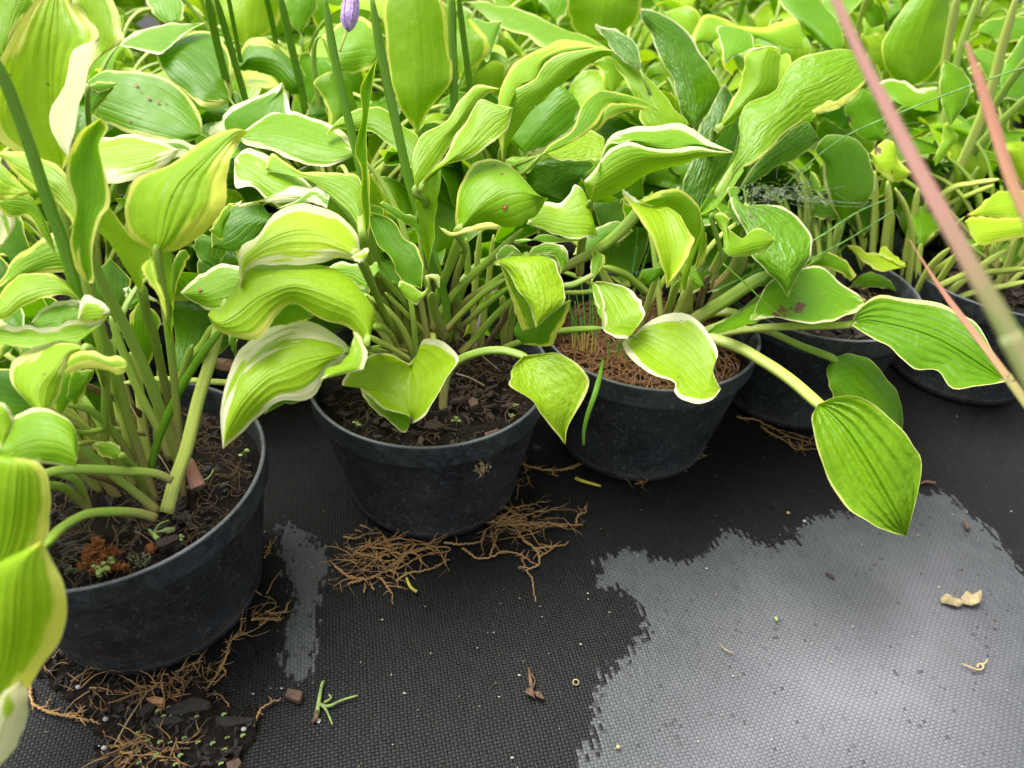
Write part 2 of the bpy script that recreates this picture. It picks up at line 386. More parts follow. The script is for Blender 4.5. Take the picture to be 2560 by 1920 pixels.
dry2 = [gz('z', x, y)[:2] for x, y in pl('z', '600,1135 640,1140 705,1190 712,1230 690,1270 672,1330 690,1370 690,1430 645,1480 618,1440 612,1390 640,1300 622,1230 600,1180')]
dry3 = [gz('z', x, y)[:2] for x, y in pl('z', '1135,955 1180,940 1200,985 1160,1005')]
gx = np.unique(np.concatenate([np.linspace(-40, -1.2, 14), np.arange(-1.2, 1.3, .009), np.linspace(1.3, 40, 14)]))
gy = np.unique(np.concatenate([np.linspace(-6, -.1, 6), np.arange(-.1, 1.1, .009), np.linspace(1.1, 60, 20)]))
X, Y = np.meshgrid(gx, gy); P2 = np.stack([X.ravel(), Y.ravel()], 1)
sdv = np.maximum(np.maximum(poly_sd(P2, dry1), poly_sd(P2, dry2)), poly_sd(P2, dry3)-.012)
near = (abs(P2[:, 0]) < 1.2) & (P2[:, 1] < 1.1) & (P2[:, 1] > -.1)
Zg = np.where(near, .0016*np.sin(P2[:, 0]*19+1.3*np.sin(P2[:, 1]*11))*np.cos(P2[:, 1]*17+P2[:, 0]*5)-.0016, -.0016)
nx, ny = len(gx), len(gy)
Fg = [(j*nx+i, j*nx+i+1, (j+1)*nx+i+1, (j+1)*nx+i) for j in range(ny-1) for i in range(nx-1)]
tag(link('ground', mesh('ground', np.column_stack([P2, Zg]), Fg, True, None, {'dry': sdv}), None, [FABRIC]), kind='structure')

# ------------------------------------------------------------------ pots
RT, RB, PH = .115, .0877, .1512
def lathe(prof, n=96, cx=0, cy=0, wob=0.0, seed=0):
    V = []
    for k, (r, z) in enumerate(prof):
        for j in range(n):
            t = 2*math.pi*j/n; rr = r*(1+wob*math.sin(2*t+seed)+wob*.5*math.sin(3*t+seed*2))
            V.append((cx+rr*math.cos(t), cy+rr*math.sin(t), z))
    Fc = [(i*n+j, i*n+(j+1) % n, (i+1)*n+(j+1) % n, (i+1)*n+j) for i in range(len(prof)-1) for j in range(n)]
    return V, Fc
PL = {}
def soil_mesh(cx, cy, z, R, seed, mat, parent, name='soil', amp=.0045):
    n, m = 64, 22; r_ = np.random.default_rng(seed); V = []; ph = r_.uniform(0, 6, 8)
    for i in range(m+1):
        r = R*i/m
        for j in range(n):
            t = 2*math.pi*j/n; x, y = r*math.cos(t), r*math.sin(t)
            h = amp*(math.sin(x*60+ph[0])*math.cos(y*55+ph[1])+.6*math.sin(x*140+y*90+ph[2])+.5*math.cos(y*170-x*60+ph[3])) + r_.normal(0, .0009) + .012*(1-(r/R)**2)
            V.append((cx+x, cy+y, z+h*(1 if i < m else .3)))
    Fc = [(i*n+j, (i+1)*n+j, (i+1)*n+(j+1) % n, i*n+(j+1) % n) for i in range(m) for j in range(n)]
    return link(name, mesh(name, V, Fc), parent, [mat])
def make_pot(key, x, y, label, soil=SOIL, sub=.014, seed=1, group=None, full=True, cat='potted plant'):
    root = empty('potted_hosta', (x, y, 0)); tag(root, label, cat, group)
    body = [(0.0, .003), (RB*.86, .003), (RB*.9, 0.0), (RB-.002, .0012), (RB, .005), (RB+.001, .0115), (RB+.0002, .0125),
            (RB+.45*(RT-.0045-RB), .06), (RT-.0058, PH-.0265), (RT-.0052, PH-.0235), (RT-.0048, PH-.0228)]
    V, Fc = lathe(body, 96, x, y, .002, seed)
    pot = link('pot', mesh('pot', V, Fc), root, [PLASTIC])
    rim = [(RT-.0052, PH-.0245), (RT-.0015, PH-.0238), (RT-.0009, PH-.0225), (RT-.0006, PH-.004), (RT, PH-.0025), (RT+.0002, PH-.0008), (RT-.0008, PH), (RT-.0024, PH), (RT-.0034, PH-.0012),
           (RT-.0042, PH-.006), (RT-.0075, PH-.032)]
    V, Fc = lathe(rim, 96, x, y, .002, seed)
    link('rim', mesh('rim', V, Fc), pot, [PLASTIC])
    soil_mesh(x, y, PH-sub-.012, RT-.0068, seed, soil, root)
    PL[key] = dict(root=root, x=x, y=y, pot=pot, soilz=PH-sub, n=0, seed=seed)
    return root

# ------------------------------------------------------------------ leaves
TR = []            # camera-frame samples of the traced leaves, for keeping hidden leaves behind them
def zpts(zone, s):
    rows = []
    for rr in s.split(';'):
        rr = rr.strip()
        if not rr: continue
        q = [tuple(map(float, p.split(','))) for p in rr.split('|')]
        if len(q) == 1: q = [q[0]]*3
        elif len(q) == 2: q = [q[0], ((q[0][0]+q[1][0])/2, (q[0][1]+q[1][1])/2), q[1]]
        rows.append([px(zone, *p) for p in q])
    return np.array(rows)            # rows,3,2
def patch(zone, rows, d, a, b, cup, bow, rip, dd, nv, nu, ref=None, rib=0.):
    R = zpts(zone, rows) if isinstance(rows, str) else rows
    Lc, Mc, Rc = (cr(R[:, k], nv) for k in range(3))
    us = np.linspace(-1, 1, nu); uu, vv = np.meshgrid(us, np.linspace(0, 1, nv))
    w = np.abs(uu)[..., None]
    side = np.where((uu < 0)[..., None], Lc[:, None, :], Rc[:, None, :])
    # round the crossing of the midrib a little
    e = np.sqrt(w*w+.012)-math.sqrt(.012); e = e/(math.sqrt(1.012)-math.sqrt(.012))
    XY = Mc[:, None, :]*(1-e)+side*e
    q0 = rng.uniform(0, 6.28, 6); ej = 1.6*np.sin(np.pi*vv)**.5*w[..., 0]**3*(np.sin(23*vv+np.where(uu < 0, q0[0], q0[1]))+.7*np.sin(41*vv+np.where(uu < 0, q0[2], q0[3])))
    od = side-Mc[:, None, :]; od = od/(np.linalg.norm(od, axis=-1, keepdims=True)+1e-6); XY = XY+od*ej[..., None]
    an, bn = math.radians(a), math.radians(b)
    nrm = np.array([math.sin(bn)*math.cos(an), math.sin(an), -math.cos(an)*math.cos(bn)])
    c = ref if ref is not None else XY.reshape(-1, 2).mean(0)
    P0 = ray(*c)*d
    Rr = np.stack([(XY[..., 0]-1280)/F, (960-XY[..., 1])/F, np.ones(XY.shape[:2])], -1)
    z = (nrm@P0)/(Rr@nrm)
    z = d + np.clip(z-d, -.22*d, .22*d)
    Lm = np.linalg.norm(Lc-Rc, axis=1)*d/F
    hw = np.maximum(Lm.max()*.5, .004)
    z = z + cup*hw*(uu**2-.33) + bow*hw*2*((2*vv-1)**2-.33)
    env = np.sin(np.pi*np.clip(vv, 0, 1))**.5
    ph = rng.uniform(0, 6.28, 4); kk = rng.uniform(2.2, 3.6, 2)
    z = z + rip*hw*env*np.abs(uu)**1.6*(np.where(uu < 0, np.sin(kk[0]*math.pi*vv+ph[0]), np.sin(kk[1]*math.pi*vv+ph[1])))
    z = z + .03*hw*env*np.abs(uu)**3*np.sin(21*vv+np.where(uu < 0, q0[4], q0[5]))
    z = z + .05*hw*env*np.sin(7*vv+ph[2]+2*uu) + dd
    if rib > .5: z = z + rib/1000*env*(1-np.abs(uu)**4)*np.abs(np.cos(4*math.pi*uu))**1.5
    return Rr*z[..., None], uu, vv, Lm, c
def leaf_obj(parts, parent, name='leaf'):
    V = []; Fc = []; UV = []; A = {k: [] for k in ('em', 'tone', 'mc', 'ck', 'seed', 'blot')}
    for (Pw, uu, vv, em, tone, mc, ck, blot) in parts:
        nv, nu = uu.shape; o = len(V)
        V += list(Pw.reshape(-1, 3)); UV += list(np.stack([uu, vv], -1).reshape(-1, 2))
        Fc += [(o+i*nu+j, o+i*nu+j+1, o+(i+1)*nu+j+1, o+(i+1)*nu+j) for i in range(nv-1) for j in range(nu-1)]
        nn = nv*nu; sd = leaf_obj.k*7.31
        for k, q in (('em', em), ('tone', tone), ('mc', mc), ('ck', ck), ('seed', sd), ('blot', blot)):
            A[k] += list(np.broadcast_to(np.asarray(q, float), uu.shape).ravel())
    leaf_obj.k += 1
    return link(name, mesh(name, V, Fc, True, UV, A), parent, [LEAF])
leaf_obj.k = 1
def margin(uu, vv, Lm, mw, sides):
    hw = (Lm/2)[:, None]
    le, re = (1+uu)*hw, (1-uu)*hw
    # towards the tip the margin closes round the end
    L = Lm.max(); tip = (1-vv)*L*1.25
    e = np.full(uu.shape, 9.)
    if 'L' in sides: e = np.minimum(e, le)
    if 'R' in sides: e = np.minimum(e, re)
    if 'T' in sides: e = np.minimum(e, tip+.3*mw)
    if sides == '': e = np.minimum(le, re)+mw*6
    return e/(mw*.60)
def petiole_tube(pts, r0, r1, parent, mat=None, t0=0., t1=1., name='petiole'):
    mb = MB(); n = len(pts); R = np.linspace(r0, r1, n)*(np.interp(np.arange(n), [0, 1, 2, 4], [.3, .6, .85, 1]) if r0 < .0085 else np.interp(np.arange(n), [0, 2, 4, 8], [.15, .4, .7, 1]))
    mb.tube(pts, R, 9, .85, 0, .35, t0, t1); return mb.build(name, mat or PET, parent)
def crown(pk, k=None):
    p = PL[pk]; p['n'] += 1; r = np.random.default_rng(p['n']*13+p['seed'])
    a = r.uniform(0, 6.28); q = .022*math.sqrt(r.uniform(0, 1))
    return np.array([p['x']+q*math.cos(a), p['y']+q*math.sin(a), p['soilz']-.006])
def L(pk, zone, d, a, b, rows, tone=.6, mc=.3, mw=5., cup=.25, bow=.1, rip=.12, ck=.06, rib=.35, pet=None, w=(50, 45), pd=None, ex=(), tf=False,
      sides='LRT', blots=(), spots=(), auto=True, z2=None, label=None, pale=False):
    R = zpts(zone, rows)
    if tf: R = R[::-1][:, ::-1] if False else R[::-1]
    Pc, uu, vv, Lm, c = patch(zone, R, d, a, b, cup, bow, rip, 0.0, 30, 41 if rib > .5 else 19, rib=rib)
    TR.append(Pc.reshape(-1, 3))
    bl = np.zeros(uu.shape)
    parts = []
    if blots:
        q = np.stack([1280+F*Pc[..., 0]/Pc[..., 2], 960-F*Pc[..., 1]/Pc[..., 2]], -1)
        for (zx, bx, by, br) in blots:
            ctr = np.array(px(zx, bx, by)); bl = np.maximum(bl, np.clip(1-np.hypot(*(q-ctr).transpose(2, 0, 1))/(br*K), 0, 1))
    parts.append((cam2w(Pc), uu, vv, margin(uu, vv, Lm, mw/1000, sides), tone, mc, ck, bl))
    for e in ex:
        zz, rr, dd = e[0], e[1], e[2]; o = e[3] if len(e) > 3 else {}
        Pe, ue, ve, Le, _ = patch(zz, rr, d, o.get('a', a), o.get('b', b), o.get('cup', .3), o.get('bow', .05), .03, dd/1000, 20, 11, ref=c)
        TR.append(Pe.reshape(-1, 3))
        parts.append((cam2w(Pe), ue, ve, margin(ue, ve, Le, o.get('mw', mw)/1000, o.get('sides', 'LR')), o.get('tone', tone), o.get('mc', mc), o.get('ck', ck), 0.0))
    P = PL[pk]
    lf = leaf_obj(parts, P['root'])
    if label: lf['label'] = label
    for (sz, sx, sy, sr) in spots:
        X_, Y_ = px(sz, sx, sy); q = np.stack([1280+F*Pc[..., 0]/Pc[..., 2], 960-F*Pc[..., 1]/Pc[..., 2]], -1)
        k = np.hypot(q[..., 0]-X_, q[..., 1]-Y_).argmin(); i, j = np.unravel_index(k, uu.shape)
        i = min(max(i, 1), 28); j = min(max(j, 1), uu.shape[1]-2)
        Wp = cam2w(Pc); n_ = np.cross(Wp[i, j+1]-Wp[i, j-1], Wp[i+1, j]-Wp[i-1, j]); n_ /= np.linalg.norm(n_)
        if n_@(CO-Wp[i, j]) < 0: n_ = -n_
        t1 = Wp[i, j+1]-Wp[i, j-1]; t1 /= np.linalg.norm(t1); t2 = np.cross(n_, t1)
        ctr = cam2w(ray(X_, Y_)*Pc[i, j, 2]) + n_*.0011; mbx = MB(); rr = sr*K*d/F
        for (s2, off, mi) in ((1.0, 0, 0), (.5, .0003, 1)):
            V = [ctr+n_*off] + [ctr+n_*off*.5+rr*s2*(math.cos(t)*t1*.75+math.sin(t)*t2)*(1+.15*math.sin(3*t+sx)) for t in np.linspace(0, 6.283, 13)[:-1]]
            mbx.add(V, [(0, 1+q_, 1+(q_+1) % 12) for q_ in range(12)], None, mi)
        mbx.build('brown_spot', [SPOT, SPOTC], lf)
    # petiole
    base = Pc[0, uu.shape[1]//2]; mat = PETP if pale else PET
    if pet is not None:
        if pet == '': return lf
        pts = [px(zone, *map(float, q.split(','))) for q in pet.split()]
        cz = None
        if pd is None:
            e = onz(pts[-1][0], pts[-1][1], P['soilz']-.008); pd = w2cam(e)[2]
            # keep the foot inside the pot
            if math.hypot(e[0]-P['x'], e[1]-P['y']) > .09: pd = w2cam(np.array([P['x'], P['y'], P['soilz']]))[2]
        ds = np.linspace(0, 1, len(pts))
        seg = np.r_[0, np.cumsum(np.hypot(*np.diff(np.array(pts), axis=0).T))]; ds = seg/seg[-1]
        cam_pts = [ray(*p)*(base[2]*(1-t)+pd*t+.0015) for p, t in zip(pts, ds)]
        nc_ = uu.shape[1]//2; ins = Pc[5 if w[0] > 85 else 3, nc_]*(1+.0028/Pc[3, nc_, 2]); ins2 = Pc[0, nc_]*(1+.0015/base[2])
        W = cr(cam2w(np.array([ins, ins2]+cam_pts[1:])), 24)
        kz = ZN[zone][2]
        r0 = w[0]*kz*base[2]/F/2; r1 = w[1]*kz*pd/F/2
        petiole_tube(W, r0, r1, lf, mat)
    elif auto:
        nc = uu.shape[1]//2; W0 = cam2w(base); W1 = cam2w(Pc[3, nc]); t = W0-W1; t /= np.linalg.norm(t)+1e-9
        cw = crown(pk); dist = np.linalg.norm(W0-cw)
        c1 = W0+t*dist*.22+np.array([0, .0, -.03]); c2 = cw+np.array([(W0-cw)[0]*.2, (W0-cw)[1]*.2, dist*.45])
        tt = np.linspace(0, 1, 20)[:, None]
        W = (1-tt)**3*W0+3*(1-tt)**2*tt*c1+3*(1-tt)*tt**2*c2+tt**3*cw
        petiole_tube(W, .0026, .0036, lf, mat)
    return lf
def stem(pk, zone, s, d0, d1, w=(50, 50), mat=None, name='petiole', t0=0., t1=.9, n=26):
    """a bare stalk traced in the photograph: distance runs from d0 to d1"""
    pts = [px(zone, *map(float, q.split(','))) for q in s.split()]; P = PL[pk]
    seg = np.r_[0, np.cumsum(np.hypot(*np.diff(np.array(pts), axis=0).T))]; ds = seg/seg[-1]
    cp = np.array([ray(*p)*(d0*(1-t)+d1*t) for p, t in zip(pts, ds)])
    W = cr(cam2w(cp), n); k = ZN[zone][2]
    return petiole_tube(W, w[0]*k*d0/F/2, w[1]*k*d1/F/2, P['root'], mat or PET, t0, t1, name)

def filler_leaf(pk, az, lp, ll, lw, elev, droop, tone, mc, mw, curl=.25, check=True, ck=.2, dmin=0.0):
    """a whole leaf grown from the crown of its plant: petiole, then an arching blade"""
    P = PL[pk]; cw = crown(pk); dirh = np.array([math.cos(az), math.sin(az), 0.])
    up = np.array([0, 0, 1.]); n = 34; pts = [cw]; ang = elev; step = (lp+ll)/n
    for i in range(n):
        s = (i+1)*step
        ang_i = elev - droop*(max(0, s-lp*.55)/(lp*.45+ll))**1.3 - .25*(s/(lp+ll))
        pts.append(pts[-1]+step*(math.cos(ang_i)*dirh+math.sin(ang_i)*up))
    pts = np.array(pts); k0 = int(n*lp/(lp+ll)); blade = cr(pts[k0:], 22); nv, nu = 22, 13
    T = np.gradient(blade, axis=0); T /= np.linalg.norm(T, axis=1)[:, None]
    S = np.cross(T, up); S /= np.linalg.norm(S, axis=1)[:, None]+1e-9; Nn = np.cross(S, T)
    tw = rng.uniform(-.4, .4); v = np.linspace(0, 1, nv); u = np.linspace(-1, 1, nu)
    wd = lw*.5*(np.sin(np.pi*np.clip(v, 0, 1)**.72)**.8)*(1-.25*v)+.001; wd[0] = .002; wd[-1] = .0005
    uu, vv = np.meshgrid(u, v); ph = rng.uniform(0, 6, 2); V = np.zeros((nv, nu, 3))
    for i in range(nv):
        s2 = S[i]*math.cos(tw*v[i])+Nn[i]*math.sin(tw*v[i]); n2 = np.cross(s2, T[i])
        lift = curl*wd[i]*(np.abs(u)**1.4)*(1-1.5*v[i])+.16*wd.max()*np.abs(u)**2*np.sin(5*v[i]*np.pi*.8+np.where(u < 0, ph[0], ph[1]))
        V[i] = blade[i]+np.outer(wd[i]*u*np.cos(.3*np.abs(u)), s2)+np.outer(lift, n2)
    cc = w2cam(V.reshape(-1, 3)); cp = w2cam(pts[:k0+1])
    if (cc[:, 2] < dmin).any() or (check and not clear(cc, cp)): return None
    em = margin(uu, vv, 2*wd, mw/1000, 'LRT')
    lf = leaf_obj([(V, uu, vv, em, tone, mc, ck, 0.0)], P['root'])
    petiole_tube(pts[:k0+2], .0038, .0022, lf, PET if rng.random() < .6 else PETP, 1., 0.)
    return lf
GW, GH = 160, 120
def build_zbuf():
    zb = np.full((GH, GW), 9.)
    for P in TR:
        x = ((1280+F*P[:, 0]/P[:, 2])/16).astype(int); y = ((960-F*P[:, 1]/P[:, 2])/16).astype(int)
        ok = (x >= 0) & (x < GW) & (y >= 0) & (y < GH); np.minimum.at(zb, (y[ok], x[ok]), P[ok, 2])
    return zb
FORB = np.array([px('z', *q) for q in ((-200, 1000), (0, 900), (120, 1010), (330, 900), (440, 820), (560, 900), (690, 800), (900, 740), (1100, 745), (1260, 640), (1440, 640), (1660, 650), (1820, 720), (2000, 730), (2250, 700), (2600, 1700), (-200, 1900))])
def clear(cc, cp=None):
    global ZB
    if (cc[:, 2] < .3).any(): return False
    x = 1280+F*cc[:, 0]/cc[:, 2]; y = 960-F*cc[:, 1]/cc[:, 2]
    if poly_sd(np.stack([x, y], 1), FORB).max() > 0: return False
    xi, yi = (x/16).astype(int), (y/16).astype(int); ok = (xi >= 0) & (xi < GW) & (yi >= 0) & (yi < GH)
    if not ok.any(): return abs(x-1280).min() < 1500 and y.min() > -500
    zb = ZB[yi[ok], xi[ok]]; bad = (zb < 8.9) & (cc[ok, 2] < zb+.006)
    return bad.sum() <= 1

# ------------------------------------------------------------------ potted plants
G = 'potted hostas standing in rows'
make_pot('A', -.3097, .3891, 'hosta at the left in the nearest pot, with orange moss on its soil', seed=3, group=G)
make_pot('B', -.079, .5437, 'middle hosta, a mat of tan roots spreading from under its black pot', seed=5, group=G)
make_pot('C', .142, .6364, 'hosta right of centre with reddish straw mulch and grass in its pot', soil=MULCH, sub=.02, seed=7, group=G)
make_pot('D', .352, .735, 'hosta in the pot just right of the straw mulched one', seed=9, group=G)
make_pot('E', .60, .80, 'hosta at the right edge with long pale stalks, behind the blurred grass', seed=11, group=G)
back = [('A2', -.45, .66, 'potted hosta of the second row, upper left behind the nearest pot'),
        ('B2', -.21, .80, 'potted hosta of the second row behind the middle pot, with several tall green flower stalks'),
        ('C2', .02, .90, 'potted hosta of the second row behind the boat shaped cream edged leaf'),
        ('D2', .25, 1.00, 'potted hosta of the second row with bluish crinkled leaves, upper right of centre'),
        ('E2', .48, 1.06, 'potted hosta of the second row at upper right behind the long pink grass stalk'),
        ('F2', .74, 1.05, 'second row hosta at the far right top edge with tall yellow green stalks'),
        ('A3', -.62, .98, 'potted hosta of the third row at the far upper left'),
        ('B3', -.36, 1.08, 'potted hosta of the third row at the upper left, seen between flower stalks'),
        ('C3', -.10, 1.18, 'potted hosta of the third row at the top middle, beside the lilac flower bud'),
        ('D3', .15, 1.28, 'potted hosta of the third row at the top, right of the middle'),
        ('E3', .40, 1.34, 'potted hosta of the third row at the top right behind the pink stalk'),
        ('F3', .68, 1.38, 'potted hosta of the third row at the far top right corner')]
back += [('A4', -.55, 1.42, 'potted hosta of the far row, a sliver at the top left'), ('B4', -.27, 1.5, 'potted hosta of the far row above the left flower stalks'), ('C4', .02, 1.58, 'potted hosta of the far row at the top middle'), ('D4', .30, 1.66, 'potted hosta of the far row, right of the top middle'), ('E4', .58, 1.72, 'potted hosta of the far row at the top right'), ('F4', .90, 1.62, 'potted hosta of the far row at the top right corner'), ('H4', 1.2, 1.62, 'potted hosta outermost of the far row, at the extreme top right'), ('G4', -.85, 1.3, 'potted hosta of the far row at the top left corner')]
for k, x, y, lab in back: make_pot(k, x, y, lab, seed=ord(k[0]) % 7+int(k[1])*3, group=G)

# ================= nearest plant (left) =================
CREAM, YELW = 1.0, 0.0
L('A', 'a', .50, -8, 4, '430,1180;150,1080|400,1000|475,1075;-60,900|350,750|490,700;-60,600|340,450|560,450;15,390|350,250|690,245;120,180|370,100|590,120;250,0|390,-60|480,0;430,-200',
  tone=.72, mc=.15, mw=8, cup=-.2, bow=.2, rip=.1, rib=.8, w=(70, 55), pet='430,1180 440,1500 520,1900 700,2300 900,2800 1000,3250',
  ex=[('a', '690,243;650,280|690,262;500,350|645,370;460,550|590,590;345,775|545,740;380,960|515,900;475,1085', -14, dict(tone=.75, mc=1, mw=30, a=10, b=-30))])
L('A2', 'a', .60, 0, -12, '600,640;588,500|604,500|640,440;600,300|690,330|830,300;570,100|700,150|845,200;500,-10|680,0|778,-10;640,-220', tone=.7, mc=.35, mw=11, cup=.2, pet='600,640 610,900 640,1300 700,1700')
L('A2', 'a', .66, 10, 10, '40,420;-60,330|20,330|60,300;-80,100|60,120|170,120;-60,-20|100,-20|240,20;120,-160', tone=.62, mc=.2, mw=5)
L('A2', 'a', .78, 42, 0, '820,312;880,250|900,290|930,338;1040,188|1070,270|1110,372;1200,160|1210,220|1200,300;1340,163|1345,180|1320,205;1440,150', tone=.52, mc=.9, mw=3, cup=-.1, ck=.1)
L('B3', 'a', .95, 30, 0, '1150,-120;1020,-10|1150,-10|1250,-10;1040,60|1160,50|1268,90;1110,140|1180,120|1255,140;1195,166', tone=.5, mc=.5, mw=3)
L('B2', 'a', .76, 34, 14, '1600,700;1500,740|1525,640|1605,560;1380,722|1430,590|1590,420;1270,630|1330,500|1530,265;1150,530|1230,400|1370,215;1095,430|1150,370|1180,300;1080,378', tone=.28, mc=.25, mw=5.5, cup=.25)
L('A2', 'a', .70, 26, 6, '1395,930;1320,978|1335,920|1400,850;1200,985|1200,840|1340,720;1000,945|1020,760|1200,570;820,890|850,700|980,498;680,830|700,650|820,487;625,760|610,630|690,500;560,600', tone=.38, mc=.35, mw=5, spots=[('a', 945, 590, 16), ('a', 1032, 682, 16), ('a', 1096, 708, 14), ('a', 968, 625, 10), ('a', 1148, 722, 8), ('a', 905, 845, 10)])
L('A2', 'a', .67, -5, -30, '625,810;605,700|650,700|720,700;602,620|690,650|790,605;808,568', tone=.3, mc=.3, mw=2, ex=[('a', '600,600;680,563|690,640;780,570|770,605;806,570', -5, dict(tone=.45))])
L('A', 'a', .455, -12, 6, '610,1960;520,1850|590,1850|650,1930;485,1700|580,1700|640,1700;500,1580|585,1500|700,1500;520,1420|600,1350|762,1420;455,1200|600,1150|725,1190;500,1000|620,1000|690,1010;570,900|650,900|745,880;700,812', tone=.46, mc=.2, mw=3, cup=-.3,
  w=(90, 60), pet='600,1960 680,2250 800,2600 900,2950 1000,3250 1090,3530', ck=.1)
L('A', 'a', .47, 20, 5, '-120,1080;-20,1050|0,1068|10,1090;150,1048|150,1120|100,1200;290,1090|280,1190|200,1290;420,1165|400,1290|380,1395;505,1300|480,1380|470,1490;548,1470|535,1500|500,1560;468,1592', tone=.72, mc=.15, mw=3, auto=False)
L('A', 'a', .46, 15, 0, '-100,1060;-40,1090|0,1200|-60,1370;100,1220|120,1280|60,1375;210,1335', tone=.72, mc=.1, mw=5, auto=False)
L('A', 'a', .50, 0, 0, '-40,1400;60,1300|120,1400|60,1500;200,1340|260,1450|180,1500;330,1560|340,1640|300,1640;400,1800', tone=.6, mw=3, mc=.1, auto=False)
L('A', 'a', .53, -5, 10, '-60,1380;0,1390|20,1480|-60,1560;70,1420|60,1560|0,1680;105,1560|60,1640|10,1700;0,1710', tone=.6, mc=1, mw=22, auto=False)
L('A', 'a', .58, 30, 4, '640,1180;665,985|690,1110|735,1270;800,940|820,1090|880,1252;950,930|980,1070|1030,1200;1110,975|1120,1050|1175,1120;1238,1035', tone=.8, mc=.85, mw=7, sides='LR')
L('A2', 'a', .66, 20, 0, '1040,960;1120,960|1120,1000|1130,1080;1260,970|1260,1010|1240,1090;1370,1020|1340,1050|1290,1100;1400,1050', tone=.55, mc=.8, mw=8)
L('A', 'a', .46, 12, -10, '1085,1745;930,1660|1120,1650|1230,1725;872,1540|1150,1500|1410,1612;866,1390|1190,1370|1545,1430;950,1230|1260,1250|1572,1230;1180,1135|1400,1110|1592,1100;1400,975|1530,985|1640,1000;1600,890|1640,905|1690,930;1722,908',
  tone=.68, mc=.05, mw=7.5, cup=.3, bow=.18, rip=.18, w=(70, 45), rib=.8, pet='1110,1770 1125,2000 1160,2250 1190,2500 1220,2800 1240,3050 1270,3500',
  ex=[('e', '1040,365|1190,365;1070,470|1188,500;1105,620|1188,680;1130,780|1195,820;1180,1000', 4, dict(mw=.3, tone=.6, cup=-.5, a=-10)), ('e', '1065,390;985,450|1065,420;1000,530|1080,520;1060,610|1110,600;1110,700|1150,720;1150,850', -4, dict(tone=.7, mw=5, sides='L'))], label='big pale green leaf with a broad yellow edge')
L('A', 'e', .49, 5, 25, '985,640;930,580|960,540|1000,500;830,400|920,400|1075,350;740,280|820,270|905,250;650,160|730,130|800,100;660,20|700,0|740,30;690,-60', tone=.7, mc=.2, mw=2.5, cup=-.3, w=(80, 50),
  pet='975,600 1010,780 1060,920 1110,1150 1180,1450 1250,1750', sides='R')
L('A', 'e', .56, 10, 0, '500,600;390,240|430,400|480,500;250,300|280,420|250,520;110,390|140,490|100,590;20,530|40,570|0,640;-60,640', tone=.58, mc=.15, mw=4)
L('A', 'e', .47, 32, 4, '558,697;470,592|482,620|480,664;370,518|385,580|390,657;250,503|260,590|270,690;130,525|140,630|150,740;30,610|40,720|50,820;-80,820', tone=.72, mc=.1, mw=1.6, cup=.35)
L('A', 'e', .455, 12, 0, '-120,950;0,862|0,920|0,995;100,880|100,940|100,1002;200,862|210,940|230,1010;290,888|310,940|350,982;400,870|420,920|450,972;480,830|500,900|530,982;560,832|600,880|630,915;680,825|700,840|710,850;764,780', tone=.62, mc=1, mw=5, sides='L', cup=-.3,
  ex=[('e', '215,848;270,770|280,888;350,718|400,870;450,693|470,832;555,690|540,828', 12, dict(tone=.45, mc=1, mw=4, sides='L', a=35)),
      ('e', '545,835;538,800|552,832;572,668|610,832;615,660|680,825;705,702|740,800;755,750|762,790', -6, dict(tone=.7, mc=1, mw=9, sides='L', a=20))])
L('A', 'e', .44, 28, -6, '610,1035;500,985|540,1030|556,1050;380,972|460,1050|495,1080;270,1000|380,1130|472,1120;200,1040|330,1190|450,1200;75,1130|250,1280|425,1290;85,1270|240,1370|395,1380;190,1400|270,1440|350,1448;300,1502',
  tone=.72, mc=.35, mw=3.5, cup=.5, w=(80, 50), pet='650,1060 690,1160 740,1350 790,1600 830,1750',
  ex=[('e', '462,1195;480,1090|472,1205;560,1043|560,1165;645,1045|680,1165;740,1082|780,1195;800,1078|825,1210;862,1100|868,1190;880,1150', -3, dict(tone=.66, mc=.1, mw=5, a=5))])
L('A', 'e', .47, 5, 20, '640,1170;560,1180|600,1230|650,1190;500,1190|560,1280|600,1290;470,1300|500,1340|560,1380;460,1370|490,1390|520,1430', tone=.5, mc=.1, mw=1.5, auto=False)
L('A', 'e', .475, 0, -20, '470,1160;400,1240|460,1240|520,1200;370,1340|430,1330|540,1290;360,1430|420,1440|480,1400;430,1482', tone=.45, mw=3, mc=.1, auto=False)
L('A', 'e', .46, 20, 0, '-60,1150;0,1000|60,1020|120,1010;60,990|110,1040|160,1100;230,1010|180,1080|120,1110', tone=.45, mc=.1, mw=5, auto=False)
L('A', 'i', .41, 30, 0, '-60,300;60,200|40,350|30,508;120,100|150,280|130,455;250,55|280,250|280,442;400,88|400,270|420,452;515,190|500,330|512,473;548,330|530,400|525,470', tone=.58, mc=.6, mw=3, cup=.4, auto=False)
L('A', 'i', .39, 20, 30, '-60,60;0,10|-20,100|-60,200;60,60|20,160|-30,240;100,130|40,200|-20,300;80,210|30,260|0,330;0,350', tone=.7, mc=.7, mw=4, auto=False)
L('A', 'i', .375, -12, 8, '120,400;-60,400|130,470|290,450;-150,650|120,650|346,640;-150,850|100,850|342,860;-150,1020|60,1020|280,1045;-120,1200|0,1140|150,1192;-60,1290', tone=.70, mc=.1, mw=13, cup=.25, bow=.2, rip=.05, sides='R', auto=False, rib=.8)
L('A', 'k', .34, -18, 8, '290,90;-100,300|150,250|370,240;-150,500|110,500|458,470;-150,750|100,750|440,720;-150,950|60,950|310,925;-150,1150|0,1100|180,1140;-120,1400|-40,1330|75,1325;-60,1500', tone=.72, mc=.1, mw=12, cup=.25, bow=.2, rip=.05, sides='R', auto=False, rib=.8)
